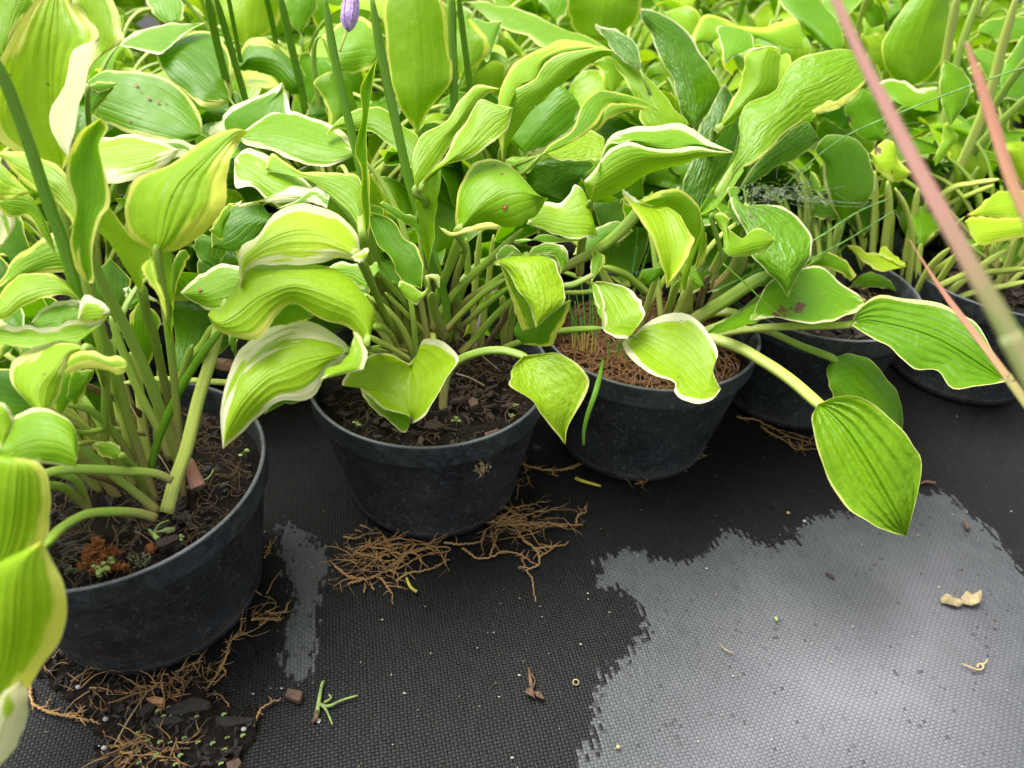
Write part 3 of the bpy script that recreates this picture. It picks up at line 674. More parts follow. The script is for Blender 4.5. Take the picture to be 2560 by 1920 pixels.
L('A', 'k', .35, -18, 0, '150,1050;0,1150|60,1160|190,1145;-60,1300|60,1260|188,1290;-100,1450|20,1400|140,1450;-40,1600|0,1580|60,1580;-40,1680', tone=.7, mc=.9, mw=16, auto=False, rip=.05)
# traced leaf stalks of the nearest plant
stem('A', 'a', '-60,350 60,620 200,1000 330,1400 440,1700 560,2150 640,2400', .43, .50, (88, 80), STALK, 'flower_stalk', 0, .5)
stem('A', 'e', '600,300 720,600 850,850 980,1120 1120,1480 1240,1800 1290,1900', .50, .565, (70, 80), PET)
stem('A', 'e', '1560,860 1400,1060 1250,1300 1130,1560 1080,1700 1040,1850', .50, .54, (60, 55), STALK)
stem('A', 'i', '1560,-700 1500,-450 1440,-230 1370,0 1290,330 1210,560 1150,775', .515, .508, (80, 98), PETP)
stem('A', 'i', '250,520 500,480 900,492 1080,510 1190,555', .44, .50, (75, 55), PET)
stem('A', 'i', '300,1000 430,880 600,790 800,772 950,780 1080,815', .42, .495, (70, 60), PET)
stem('A', 'i', '280,580 420,600 500,650 600,745', .44, .49, (60, 60), PET)
stem('A', 'i', '330,500 430,515 530,560 580,660 610,770', .46, .49, (50, 60), PET)
stem('A', 'i', '300,1020 400,920 500,830 600,770', .40, .48, (90, 40), PET)
stem('A', 'i', '450,200 600,225 750,200 1000,230', .47, .56, (55, 45), PET)
stem('A', 'i', '540,300 620,290 740,310', .47, .52, (50, 45), PETP)
stem('A', 'i', '450,30 600,60 720,150 840,300 960,500', .49, .54, (55, 50), PET)
stem('A', 'i', '380,270 560,330 760,500 950,650 1090,770', .47, .51, (60, 60), PET)
stem('A', 'e', '690,900 760,1150 850,1450 900,1700 1000,1900', .50, .54, (75, 70), PETP)
stem('A', 'e', '1330,1000 1280,1150 1220,1350 1200,1600', .55, .58, (50, 55), PET)
stem('A', 'e', '760,800 850,1050 950,1300 1080,1560 1180,1800', .55, .57, (55, 55), PET)
stem('A', 'e', '550,1270 700,1330 850,1400 1000,1500', .52, .57, (55, 45), ROOTD)
stem('A', 'e', '1480,860 1400,1000 1310,1100 1240,1250', .56, .60, (70, 60), PET)
stem('A', 'e', '840,1268 1100,1240 1350,1250 1700,1270', .56, .60, (45, 45), PETP)
stem('A', 'e', '900,1050 960,1300 990,1600 1040,1850', .56, .575, (60, 70), PETP)
stem('A', 'e', '1110,1000 1100,1300 1080,1500 1090,1750', .58, .585, (40, 50), PET)
stem('A', 'i', '520,490 560,580 600,700', .50, .50, (30, 40), ROOTD)
stem('A', 'i', '600,520 750,560 850,610', .50, .53, (30, 40), ROOTD)
stem('A', 'i', '1300,400 1330,500 1370,600', .55, .55, (70, 110), stem_material('pinkish_base', (.30, .14, .10), (.34, .17, .12), .6))
L('A', 'i', .475, 20, 0, '850,395;780,405|790,360|820,315;700,390|720,330|760,290;650,340|665,310|680,290;632,312', tone=.62, mc=.4, mw=2, cup=.5, w=(50, 70), pet='850,390 940,510 1020,660 1095,790')
L('A', 'e', .60, 10, 0, '900,760;870,740|920,720|1000,700;880,700|960,680|1090,700;860,640|900,640|960,620;850,610|890,600|930,640', tone=.4, mc=1, mw=5, auto=False)
L('A', 'e', .60, -10, 0, '1000,1180;930,1100|990,1100|1060,1080;890,950|980,950|1080,950;900,800|980,800|1100,800;960,700', tone=.5, mc=.1, mw=3, auto=False)

# ================= middle plant =================
L('B', 'f', .50, 34, 6, '1105,400;1107,330|1080,370|1070,415;1080,225|980,300|950,405;960,108|850,230|830,432;800,33|700,210|680,452;640,36|560,240|540,448;500,108|450,300|430,445;390,258|360,370|350,472;272,345|300,440|315,490;280,598',
  tone=.92, mc=.75, mw=5, cup=.45, bow=.18, w=(90, 45), rib=.8, pet='1090,415 1180,560 1280,780 1380,950 1460,1085 1490,1130', ex=[('f', '1040,395;1100,360|1080,425;1150,330|1115,432;1170,345|1150,400', -5, dict(tone=.8, mc=.8, mw=4))], label='broad light green leaf with a pale edge')
L('B', 'f', .485, 22, 8, '1152,1012;1200,860|1170,920|1120,960;1196,750|1150,840|1060,905;1090,590|1080,740|1000,872;960,490|950,680|900,840;800,447|800,620|770,785;620,450|630,590|650,712;450,440|480,640|545,775;320,490|370,700|470,880;215,640|250,800|400,970;150,748|150,850|230,945;85,745|90,830|110,890;55,795',
  tone=.76, mc=.1, mw=3.5, cup=.5, bow=.15, rip=.15, sides='RT', ex=[('f', '460,885;545,775|545,870;645,710|650,850;760,780|740,830;790,798', 18, dict(tone=.5, mc=.2, mw=1, a=-10))], w=(50, 45), rib=.8, pet='1140,1010 1200,1030 1300,1050 1430,1100', label='broad green leaf curling over on itself')
L('B', 'f', .49, 24, 6, '1035,1030;1000,985|975,1060|990,1120;900,908|880,1080|880,1170;780,840|720,1110|815,1320;650,816|600,1160|700,1390;500,868|470,1220|560,1387;340,975|360,1320|480,1430;262,1060|290,1400|400,1505;185,1240|220,1520|320,1580;140,1480|180,1620|240,1650;158,1722',
  tone=.74, mc=1, mw=8, cup=.35, bow=.2, w=(50, 45), pet='1030,1020 1100,1050 1250,1080 1430,1110', sides='LR', rib=.9,
  ex=[('f', '1058,903;1060,960|1100,935;1040,1030|1140,1010;1010,1090|1155,1080;960,1135|1130,1160;880,1165|1060,1188;835,1240', -8, dict(tone=.66, mc=.7, mw=5, sides='R', b=-25)),
      ('f', '830,1240;860,1170|990,1165;700,1390|850,1240;500,1400|600,1395;440,1485', 14, dict(tone=.5, mw=1))], label='drooping green leaf with a broad white edge on its left')
L('B', 'f', .56, 30, -4, '1470,1132;1415,1118|1463,1150|1500,1060;1300,1062|1455,1200|1550,958;1130,1090|1440,1270|1680,985;978,1270|1440,1330|1792,1090;1110,1300|1440,1385|1700,1235;1270,1438|1450,1450|1605,1415;1440,1490|1460,1500|1545,1500;1468,1545',
  tone=.76, mc=.95, mw=3.5, cup=-.35, bow=.2, rip=.15, w=(40, 45), pet='1470,1125 1500,1100 1530,1080 1600,1120', ex=[('f', '1105,1298;1150,1395|1180,1355;1240,1480|1275,1440;1340,1556|1350,1440;1415,1613|1440,1490;1457,1535', 8, dict(tone=.5, mc=.5, mw=2))])
L('B', 'f', .56, 22, 0, '380,640;290,470|240,560|260,770;140,445|130,600|140,772;30,500|40,640|60,760;-60,560|-50,650|-40,710;-138,642', tone=.6, mc=.9, mw=5, cup=.3, spots=[('f', 4, 627, 16)], auto=False)
L('B', 'f', .58, 25, 0, '880,470;960,430|960,480|960,520;1080,440|1080,490|1040,560;1170,455|1150,530|1090,600;1222,430|1205,520|1150,615;1240,480', tone=.6, mc=.7, mw=2, auto=False)
L('B', 'f', .57, 15, 12, '1175,80;1175,170|1240,200|1330,140;1225,300|1310,320|1425,275;1320,400|1390,420|1500,320;1360,500|1440,510|1537,430;1400,560|1490,580|1537,560;1530,612', tone=.28, mc=.2, mw=1.2, cup=-.3, auto=False, tf=True,
  ex=[('f', '1370,600;1385,555|1415,672;1460,590|1488,722;1540,635|1530,690;1578,580|1570,640;1550,525|1600,540;1655,520|1640,590;1655,612', -10, dict(tone=.62, mc=.5, mw=2.5))])
L('B', 'f', .60, 0, 0, '1240,20;1285,15|1290,50|1290,80;1400,85|1410,110|1400,150;1490,125|1500,160|1480,200;1535,280', tone=.4, mc=.3, mw=1, auto=False)
L('B', 'b', .60, 18, 20, '1230,1325;1188,1180|1205,1215|1290,1240;1212,1010|1290,1080|1400,1100;1300,900|1370,980|1480,960;1430,835|1490,860|1545,860;1530,680|1585,720|1630,740;1640,588|1670,630|1700,660;1798,612', tone=.66, mc=.3, mw=1.3, cup=.35, auto=False)
L('B', 'b', .575, 14, -14, '1222,1330;1330,1175|1300,1215|1275,1260;1415,1085|1440,1115|1420,1140;1490,940|1560,1000|1570,1105;1585,800|1660,880|1720,1000;1662,690|1740,790|1820,925;1780,722|1825,770|1868,840;1886,745', tone=.68, mc=.5, mw=1.8, cup=.25, w=(80, 60), pet='1300,1240 1290,1400 1285,1600 1310,1900 1350,2150', ex=[('b', '1225,1310|1390,1170;1214,1380|1385,1270;1225,1480|1365,1400;1245,1580|1345,1540;1262,1680|1338,1670;1300,1850', 3, dict(mw=.3, tone=.6, cup=-.5, a=-10))], ck=.1)
L('B', 'b', .62, 26, 2, '850,1640;838,1255|815,1400|800,1530;720,1200|730,1290|720,1430;590,1188|600,1240|580,1310;440,1190|440,1210|430,1230;300,1110|320,1160|330,1208;215,1063|235,1130|245,1192;172,1172', tone=.66, mc=.1, mw=4, sides='L', cup=.1, w=(60, 50), pet='840,1620 900,1800 1050,2150')
L('B', 'b', .63, 32, 4, '505,1300;430,1230|385,1330|345,1430;320,1155|270,1300|230,1415;200,1085|140,1230|95,1295;55,1023|20,1150|-30,1290;-40,1100', tone=.68, mc=.95, mw=5, cup=.3, ex=[('f', '290,1;300,60|240,30;490,-30|400,10;560,-60|480,20;640,-100|560,20;895,-55|700,10', -4, dict(mc=1, mw=9, tone=.6)), ('b', '250,1442;400,1380|340,1440;540,1278|480,1400;628,1330|600,1440', -6, dict(tone=.55, mc=1, mw=5))])
L('B', 'b', .67, 38, -4, '805,1062;730,925|700,1040|690,1125;570,840|560,1010|520,1152;372,772|380,960|360,1102;200,785|200,930|190,1035;60,885|60,930|40,998;-35,932', tone=.58, mc=.85, mw=5, cup=.35)
L('B2', 'a', .72, 15, -20, '1640,1010;1555,900|1700,930|1900,900;1548,790|1700,850|2012,800;1640,718|1800,760|1990,700;1850,635|1920,650|1968,620;1952,565', tone=.34, mc=1, mw=5.5, cup=.2, ex=[('a', '1440,940;1460,870|1500,940;1550,825|1570,930', 10, dict(mc=1, mw=20))])
L('B2', 'a', .84, 15, 0, '1570,520;1655,400|1672,450|1665,487;1690,300|1730,400|1690,488;1815,255|1850,400|1790,500;1940,330|1960,440|1880,530;2060,430|2050,540|2000,640;2112,520|2100,580|2060,650', tone=.28, mc=.1, mw=4.5, cup=.7, auto=False, sides='L', ex=[('a', '1565,468;1660,487|1620,560;1780,500|1740,608;1880,540|1880,612;1990,640', -14, dict(tone=.55, mc=.05, mw=14, a=30))])
L('B3', 'a', 1.05, -5, 10, '1660,345;1650,330|1700,320|1740,300;1560,200|1720,200|1900,190;1510,40|1720,40|1950,60;1480,-80|1720,-80|1950,-80;1720,-300', tone=.8, mc=.2, mw=5)
L('B3', 'a', .98, 0, 0, '2080,240;1995,140|2060,130|2130,150;1970,10|2070,10|2195,10;2080,-150', tone=.45, mc=.6, mw=2)
L('B2', 'b', .80, 25, 10, '560,250;640,200|655,330|645,480;735,140|770,320|755,506;850,122|870,300|855,495;925,190|935,330|930,460;955,400', tone=.58, mc=.1, mw=6.5, sides='RL', cup=.4)
L('B2', 'b', .82, 5, 10, '600,940;610,860|680,820|745,800;600,740|690,740|805,760;550,640|660,640|790,680;512,560|620,550|765,560;600,500|640,490|700,500', tone=.55, mc=.1, mw=5.5, auto=False, sides='L')
L('B2', 'b', .84, 5, 0, '450,800;470,760|520,790|600,810;500,690|550,720|600,750;530,630|560,650|580,690', tone=.25, mc=.1, mw=2, auto=False)
L('B', 'b', .66, 30, 5, '1215,1205;1240,970|1215,1060|1175,1150;1130,870|1140,950|1100,1045;1020,768|1040,870|1010,985;900,735|920,810|895,905;770,773|790,830|790,905;650,855|655,875|665,892;592,940', tone=.60, mc=.3, mw=1.5, cup=.4)
L('B2', 'b', .76, -12, 2, '1235,940;1185,860|1225,880|1255,865;1105,745|1220,740|1315,750;1058,600|1230,600|1440,600;1018,420|1230,420|1470,450;1005,200|1220,200|1435,220;1005,-10|1200,-10|1390,-10;1200,-260', tone=.62, mc=.1, mw=4.5, cup=.3, bow=.25, w=(60, 50), pet='1235,930 1245,1100 1260,1400 1280,1700', pd=.82, label='tall upright green leaf with yellow edges')
L('B2', 'b', .86, 5, -5, '1520,545;1495,450|1560,450|1660,440;1490,330|1560,330|1728,330;1490,200|1540,220|1680,230;1500,120|1540,125|1600,135', tone=.6, mc=.05, mw=6, sides='R')
L('B2', 'b', .90, 40, -5, '1560,250;1590,130|1640,230|1700,420;1700,150|1730,230|1740,350;1810,140', tone=.42, mc=.4, mw=1.5, auto=False)
L('B2', 'b', .92, 10, 0, '1980,380;1900,290|1930,320|1990,400;1840,215|1860,270|1930,390;1780,230|1800,270|1830,300', tone=.75, mc=.05, mw=8, auto=False)
L('B2', 'b', .90, 20, 0, '1600,530;1700,380|1690,420|1640,500;1760,360|1770,390|1760,420;1850,400|1850,430|1830,470;1815,530', tone=.55, mc=.3, mw=2, auto=False)
# twisted narrow leaf and flower stalks
L('B', 'b', .60, 0, 20, '880,1690;850,1500|880,1490|905,1480;832,1350|865,1310|895,1300;842,1200|862,1130|882,1100;798,1050|840,1000|875,900;842,800|875,760|900,700;830,640|880,600|925,540;865,530|900,500|935,460;952,398', tone=.48, mc=.1, mw=1.5, cup=-.5, w=(45, 45), pet='878,1680 900,1900 1000,2250 1150,2450')
stem('B', 'b', '580,-60 650,380 760,870 850,1250 930,1700 1060,2200', .60, .68, (60, 60), STALK, 'flower_stalk')
stem('B', 'b', '905,-60 980,400 1090,900 1180,1300 1300,1660 1400,2000 1440,2300', .585, .67, (70, 60), STALK, 'flower_stalk')
stem('B2', 'b', '1465,-60 1470,300 1480,700 1470,1100', .74, .80, (62, 55), STALK, 'flower_stalk')
stem('B2', 'b', '1505,-60 1550,300 1595,640 1640,1000', .73, .82, (45, 45), STALK, 'flower_stalk')
stem('A2', 'a', '1425,-60 1500,300 1600,700 1650,900', .70, .80, (58, 50), STALK, 'flower_stalk')
stem('A2', 'a', '1480,-60 1600,350 1700,700 1750,900', .71, .80, (50, 45), STALK, 'flower_stalk')
stem('A2', 'a', '1570,-60 1620,200 1665,430', .74, .80, (32, 32), STALK, 'flower_stalk')
stem('B2', 'a', '1830,-60 1880,150 1905,300', .80, .85, (42, 38), STALK, 'flower_stalk')
stem('B2', 'a', '1930,-60 2010,300 2080,600 2115,790', .78, .85, (58, 50), STALK, 'flower_stalk')
fs = stem('B', 'b', '690,360 700,320 725,250 745,190', .62, .62, (22, 16), PETP, 'flower_stalk')
bud = MB(); c0 = at(*px('b', 775, -60), .62); c1 = at(*px('b', 748, 216), .62)
bp = cr([c0, c0*.65+c1*.35, c0*.3+c1*.7, c1], 14); kk = K*.62/F
bud.tube(bp, np.interp(np.linspace(0, 1, 14), [0, .3, .65, .85, 1], [35*kk, 56*kk, 58*kk, 38*kk, 4*kk]), 14, 1.0, 0)
for k in range(6):
    t = k*math.pi/3; off = [CR*math.cos(t)+CF*math.sin(t)]*1
    rr = np.interp(np.linspace(0, 1, 14), [0, .3, .65, .85, 1], [35*kk, 57*kk, 59*kk, 39*kk, 4*kk])
    bud.tube(bp+off[0]*rr[:, None], .0007, 5)
b_ = bud.build('flower_bud', FLW, fs); b_['label'] = 'closed lilac flower bud'
for s, d0, d1, w_, m_ in (('2230,200 1950,460 1780,620 1660,780 1600,900', .60, .67, (62, 55), PET), ('2120,540 1950,650 1800,790 1700,900', .60, .66, (50, 45), PET), ('2140,600 1960,740 1780,900', .63, .68, (40, 40), PET),
        ('2200,650 2040,800 1900,960 1800,1060', .63, .67, (45, 55), PET), ('1940,200 1910,500 1890,800 1900,1040', .66, .71, (40, 45), PETP), ('2030,240 1990,600 1960,800 1940,1030', .67, .72, (40, 40), PETP), ('2240,560 2160,800 2130,1020', .64, .69, (60, 50), PET),
        ('1220,480 1340,620 1450,760 1540,900', .60, .68, (40, 40), PET), ('1280,640 1420,780 1540,900 1600,1000', .62, .68, (35, 35), PETP), ('1160,940 1280,1000 1380,1060 1450,1105', .57, .63, (48, 40), PETP), ('1200,880 1260,880 1320,930 1370,1030', .58, .64, (70, 35), PET),
        ('1150,1030 1260,1050 1400,1095', .58, .63, (30, 30), PETP), ('1800,240 1740,420 1660,620 1620,760 1600,950', .62, .68, (75, 45), PET), ('1500,80 1560,300 1640,540 1700,720 1715,980', .60, .67, (45, 60), STALK), ('1600,640 1620,760 1700,960', .60, .66, (60, 70), PET),
        ('1180,1020 1300,1010 1440,1050', .60, .65, (25, 25), PET), ('1840,260 1850,500 1790,700 1740,950', .68, .71, (45, 45), PET), ('2090,660 2100,800 2105,1010', .66, .70, (50, 55), PETP), ('1330,560 1450,720 1560,880', .64, .69, (50, 45), PET),
        ('1480,960 1520,860 1560,740 1560,600', .68, .70, (50, 45), ROOTD), ('1900,1030 1930,850 2000,700 2080,560', .69, .74, (45, 40), ROOTD), ('1620,1000 1600,850 1590,700', .66, .70, (45, 40), PETP), ('1760,600 1790,760 1770,980', .69, .71, (40, 40), PET),
        ('1120,20 1180,300 1290,620 1400,860', .62, .70, (55, 45), PET), ('1000,-60 1100,150 1250,400 1420,700', .66, .72, (40, 40), STALK), ('2190,700 2050,900 1960,1030', .66, .70, (40, 40), ROOTD)):
    stem('B', 'f', s, d0, d1, w_, m_, 'petiole', 0, .95)
L('B', 'c', .62, 22, 4, '320,1550;420,1395|440,1500|430,1582;540,1408|560,1520|540,1630;620,1335|660,1530|640,1650;668,1274|760,1540|740,1645;740,1370|790,1560|790,1640;814,1632', tone=.70, mc=.85, mw=3, cup=.1, auto=False)
L('B', 'b', .57, 16, -6, '1500,1610;1488,1520|1560,1540|1600,1585;1492,1400|1620,1470|1710,1550;1535,1260|1700,1390|1810,1568;1610,1128|1790,1330|1920,1563;1700,1103|1840,1310|1980,1535;1820,1118|1920,1310|2040,1490;1930,1200|1990,1330|2085,1440;2060,1345|2090,1362|2110,1395;2130,1370', tone=.60, mc=.15, mw=3.5, cup=.5, bow=.2, sides='L',
  ex=[('b', '1373,1562;1400,1578|1412,1612;1470,1605|1480,1632;1560,1578|1580,1610;1640,1548|1680,1590;1740,1538|1780,1582;1810,1568', -6, dict(tone=.7, mc=.2, mw=20))], spots=[('b', 1832, 1433, 22), ('b', 1755, 1145, 12), ('b', 1808, 1200, 12)], w=(60, 50), pet='1560,1600 1550,1720 1500,1900 1450,2150', label='green leaf with a brown spot and bright yellow upper edge')
L('B', 'g', .56, 24, -8, '315,372;230,370|325,400|430,372;112,412|330,440|520,420;185,480|370,540|552,520;255,620|400,640|590,640;330,705|410,740|575,715;360,800|405,820|480,800;386,884', tone=.78, mc=.95, mw=1.6, cup=.4, bow=.35, sides='LR', ck=.22,
  ex=[('g', '108,408;122,360|190,400;190,307|240,375;250,330|280,378;288,372', 10, dict(tone=.45, a=5)), ('g', '335,378;370,325|385,382;450,298|450,382;540,304|510,385;605,350|548,440;610,420|555,510', 10, dict(tone=.5, a=5, mc=.7, mw=1.5)),
      ('g', '130,430;150,480|215,520;190,600|270,640;230,730|335,710;262,830|362,800;295,903|380,880', 16, dict(tone=.62, mc=.1, mw=4, sides='L', a=-20))], w=(40, 45), pet='315,372 250,450 100,560 -100,700 -250,900')
L('B', 'g', .615, -20, 0, '630,690;600,800|540,760|500,720;560,880|450,850|350,800;520,950|400,920|250,850;490,1010|380,970|240,930;300,1000', tone=.3, mc=.1, mw=7, sides='L', auto=False)
L('B', 'g', .565, 18, 4, '300,1078;230,1148|320,1120|425,1062;215,1215|370,1180|570,1065;203,1285|430,1290|715,1175;340,1368|480,1400|752,1300;410,1462|530,1510|680,1435;500,1580|570,1600|612,1560;588,1690', tone=.74, mc=.35, mw=3.2, cup=-.3, bow=.3, w=(60, 60), pet='320,1085 150,1038 0,1050 -150,1110 -230,1220 -255,1400 -250,1440', pd=.625, ck=.3)
stem('B', 'g', '880,882 600,900 400,935 200,1010 100,1060', .60, .68, (48, 50), PET)
L('B', 'g', .64, 30, 0, '190,280;280,300|300,290|330,270;440,240|450,260|480,300;600,270|620,270|650,285;720,270', tone=.45, mc=.6, mw=1.5, auto=False)
# more of the second row seen between the others
L('C2', 'b', .80, 20, 0, '1850,1190;1840,1100|1900,1130|1960,1200;2000,1080|2040,1110|2090,1130;2140,1045|2160,1070|2200,1095', tone=.6, mc=.3, mw=2, auto=False)

# ================= right of centre plant =================
L('C', 'c', .60, 40, 0, '760,1400;870,985|860,1020|870,1060;1000,898|960,990|960,1010;1100,870|1060,970|1050,985;1270,868|1240,980|1200,1020;1360,845|1340,960|1320,1030;1450,880|1430,980|1430,1020;1560,955|1540,1000|1560,1015;1752,1052', tone=.55, mc=.85, mw=8, sides='L', cup=.5, auto=False,
  ex=[('c', '720,1248;800,1165|760,1385;875,1055|870,1370;950,998|1000,1302;1050,984|1150,1212;1180,1022|1300,1160;1350,1030|1430,1125;1500,1010|1540,1090;1620,1040|1670,1068;1752,1052', -22, dict(tone=.6, mc=.8, mw=9, sides='L', a=-15, cup=.3))], label='boat shaped green leaf with a broad cream edge')
stem('C', 'c', '760,1385 740,1500 700,1700 690,1900', .62, .70, (70, 60), PET)
L('C2', 'c', .72, 36, -6, '150,1110;125,715|140,800|150,900;190,500|220,560|270,600;300,400|340,480|370,552;420,333|440,400|440,438;560,280|560,340|540,382;700,284|700,320|690,352;820,320|820,330|810,335;942,357', tone=.66, mc=.05, mw=7, sides='L', cup=.4, auto=False,
  ex=[('c', '155,1112;130,960|200,990;128,730|300,840;200,640|370,740;280,600|450,670;370,556|520,610;420,470|600,560;520,385|680,490;650,352|780,420;800,330|880,370;942,357', -20, dict(tone=.6, mc=.1, mw=5, sides='L', a=-12))])
stem('C2', 'c', '160,1000 150,1110 130,1300 120,1500', .72, .78, (60, 50), PET)
L('C2', 'c', .80, 5, -10, '320,1075;210,950|300,1000|420,1060;262,870|400,880|540,970;420,710|520,760|620,920;550,598|620,690|690,830;640,650|670,690|704,770', tone=.36, mc=.9, mw=5, sides='R', blots=[('c', 365, 1040, 40)])
L('C2', 'c', .74, 28, 8, '420,1068;500,990|540,1010|560,1025;640,890|680,930|690,950;700,740|770,800|800,860;790,638|840,700|870,745;880,628|930,680|950,712;1000,650|1040,690|1050,722;1120,688|1150,720|1160,748;1246,768', tone=.5, mc=.1, mw=2.5, cup=.2,
  ex=[('c', '560,1020;700,940|720,965;800,858|820,890;870,745|900,820;940,712|980,780;1050,722|1080,760;1170,752', 4, dict(tone=.62, a=0))])
L('C2', 'c', .71, 34, 0, '430,1062;540,1018|530,1060|530,1100;640,958|660,1030|640,1113;750,903|770,1010|740,1106;850,945|850,1030|820,1108;868,1010|860,1060|845,1108', tone=.74, mc=.3, mw=1.5, ck=.25)
L('C2', 'c', .78, 20, 0, '170,1100;250,1105|260,1140|260,1180;330,1090|350,1120|340,1190;440,1065', tone=.55, mc=.4, mw=1.5, auto=False)
L('C2', 'c', .80, -10, 0, '600,1400;340,1330|480,1330|650,1300;310,1220|500,1200|740,1200;330,1130|520,1120|780,1120;550,1090', tone=.22, mc=.2, mw=2, auto=False, ck=.3)
L('C3', 'c', .98, 38, 0, '-100,10;40,10|30,60|20,100;100,30|100,90|90,150;250,60|210,130|170,200;400,108|360,190|310,240;560,200|520,250|430,325;720,240|690,280|620,330;885,335', tone=.55, mc=.3, mw=3, cup=.3, label='long arching green blade')
L('D3', 'c', 1.05, -8, 0, '830,288;680,240|830,235|990,230;612,110|840,110|1092,110;608,0|850,0|1118,0;640,-120|860,-120|1080,-120;860,-260', tone=.62, mc=.1, mw=3)
L('C3', 'c', 1.02, 20, 0, '560,215;420,40|480,60|540,170;400,-20|500,0|600,80;370,-100|500,-80|620,-60', tone=.5, mc=.4, mw=4, auto=False)
L('D2', 'c', .84, 30, -10, '1110,480;1105,380|1060,410|1010,428;1060,285|1010,335|930,365;960,213|930,265|890,300;870,190|850,210|830,225;805,165|800,172|790,180;818,145', tone=.26, mc=.85, mw=2, ck=.5)
L('D2', 'c', .82, 16, -6, '1300,960;1435,850|1290,850|1120,855;1330,740|1220,765|1105,755;1225,595|1150,640|1058,645;1100,490|1050,520|995,545;960,395|935,425|925,435;900,330', tone=.66, mc=.3, mw=1.6, cup=.2)
L('C2', 'c', .86, 5, 0, '910,650;855,600|915,610|960,600;835,510|920,500|1012,520;790,450|890,430|960,450;740,460|860,390|900,385', tone=.66, mc=.05, mw=3)
L('D2', 'c', .86, 14, 10, '1480,885;1395,790|1490,800|1590,760;1368,690|1480,660|1665,620;1335,550|1420,510|1595,465;1255,420|1350,370|1520,355;1185,245|1270,230|1410,195;1120,140|1160,130|1240,88;1108,55', tone=.24, mc=.85, mw=2.2, ck=.5, cup=.3, label='bluish green crinkled leaf')
L('D', 'c', .80, 8, 10, '1500,1620;1420,1450|1500,1450|1590,1430;1400,1300|1530,1280|1670,1250;1470,1090|1590,1100|1755,1060;1520,890|1650,900|1800,900;1600,735|1690,740|1782,730;1690,572', tone=.18, mc=.6, mw=1.5, ck=.5)
L('D2', 'c', .76, 6, -10, '1640,905;1700,770|1735,800|1770,830;1780,620|1830,690|1910,710;1820,500|1930,560|2045,630;1830,390|1950,430|2082,420;1900,340|1990,335|2070,360', tone=.64, mc=.2, mw=1.5, cup=.5, w=(60, 50), pet='1665,870 1620,950 1560,1080 1500,1300', pd=.84, 
  ex=[('c', '1690,450;1672,350|1765,390;1652,265|1850,360;1637,210|1890,320;1655,178|1885,250;1760,190|1830,210', -20, dict(tone=.46, mc=.7, mw=1.5, a=40)), ('c', '1690,450;1760,390|1750,395;1850,350|1850,362;2010,315|2010,330;2105,370', -22, dict(mc=.8, mw=6))])
L('E2', 'c', .95, 28, 0, '1480,300;1470,230|1520,250|1560,290;1555,105|1600,180|1640,270;1700,135|1710,190|1740,240;1800,180|1830,215|1860,250;1950,190|1970,240|1990,290;2080,145|2120,250|2130,330;2200,140|2240,250|2230,340;2245,360', tone=.62, mc=.02, mw=6, sides='L', cup=.3)
L('D', 'd', .74, 20, -8, '95,1350;240,1010|230,1100|250,1180;238,840|300,980|350,1120;300,720|380,870|460,1020;490,628|520,770|610,880;585,455|660,640|735,790;720,383|830,570|860,750;880,343|990,480|1010,650;1045,350|1080,430|1130,540;1150,440', tone=.60, mc=.2, mw=2.2, ck=.4, cup=.2, bow=.15, w=(80, 95), pet='200,1180 110,1300 20,1450 -120,1650 -200,1850', pd=.80,
  ex=[('d', '238,1000|275,1180;190,1100|200,1290;130,1210|130,1370;50,1320|70,1440;-60,1500', 4, dict(mw=.3, tone=.55, cup=-.4)), ('d', '1130,545;1060,600|1100,600;930,690|1000,710;850,700|870,770;740,770|780,790', -12, dict(tone=.7, mc=.1, mw=20))], label='large crinkled green leaf rising to the right')
L('D', 'd', .78, 0, 10, '240,1312;350,1130|370,1180|380,1240;470,1012|490,1090|490,1160;600,900|610,1010|625,1105;715,842|730,940|725,1035;800,965', tone=.45, mc=.4, mw=2, ck=.7)
L('D', 'd', .80, 0, 10, '955,1550;870,1400|1000,1440|1100,1430;830,1260|1010,1330|1168,1330;818,1120|990,1200|1175,1200;770,1030|970,1090|1130,1060;830,945|940,980|1040,955;900,930', tone=.36, mc=.6, mw=2, cup=.4, bow=.3)
L('E2', 'd', .98, -10, 8, '1450,592;1300,535|1440,530|1560,530;1228,380|1450,380|1655,400;1262,230|1500,220|1695,220;1370,70|1560,60|1715,50;1480,-60|1600,-60|1710,-80;1660,-200', tone=.58, mc=.05, mw=3)
L('E', 'd', .82, 4, 6, '1600,1150;1590,1090|1640,1060|1690,1050;1640,980|1700,970|1756,950;1655,860|1680,870|1710,880', tone=.62, mc=.2, mw=1.5, auto=False, ex=[('d', '1700,880;1655,750|1790,750;1630,640|1850,620;1640,500|1800,495;1663,412', -8, dict(tone=.5, mw=2, mc=.5))])
L('E2', 'd', .92, 32, 0, '1160,600;1250,552|1290,620|1300,690;1380,558|1400,650|1400,740;1480,612|1500,690|1500,765;1610,600|1620,680|1620,770', tone=.55, mc=.9, mw=6, sides='L')
L('E', 'd', .84, 10, 0, '1150,1060;1230,980|1210,1100|1190,1170;1310,978|1290,1130|1280,1245;1345,1100|1350,1180|1350,1258;1442,1195', tone=.9, mc=.1, mw=5, blots=[('d', 1200, 1040, 70), ('d', 1300, 1185, 30)])
L('E', 'd', .80, 25, 0, '1800,1500;1900,1430|1920,1470|1920,1500;1990,1350|2020,1430|2030,1505;2080,1318|2120,1420|2150,1515;2250,1320|2260,1420|2260,1520', tone=.8, mc=.05, mw=3, blots=[('d', 1830, 1500, 80)], ex=[('d', '1800,1530;1850,1500|1830,1590;1930,1500|1900,1690;2080,1510|2060,1670;2250,1500|2250,1630', -5, dict(tone=.85, mc=.05, mw=5))])
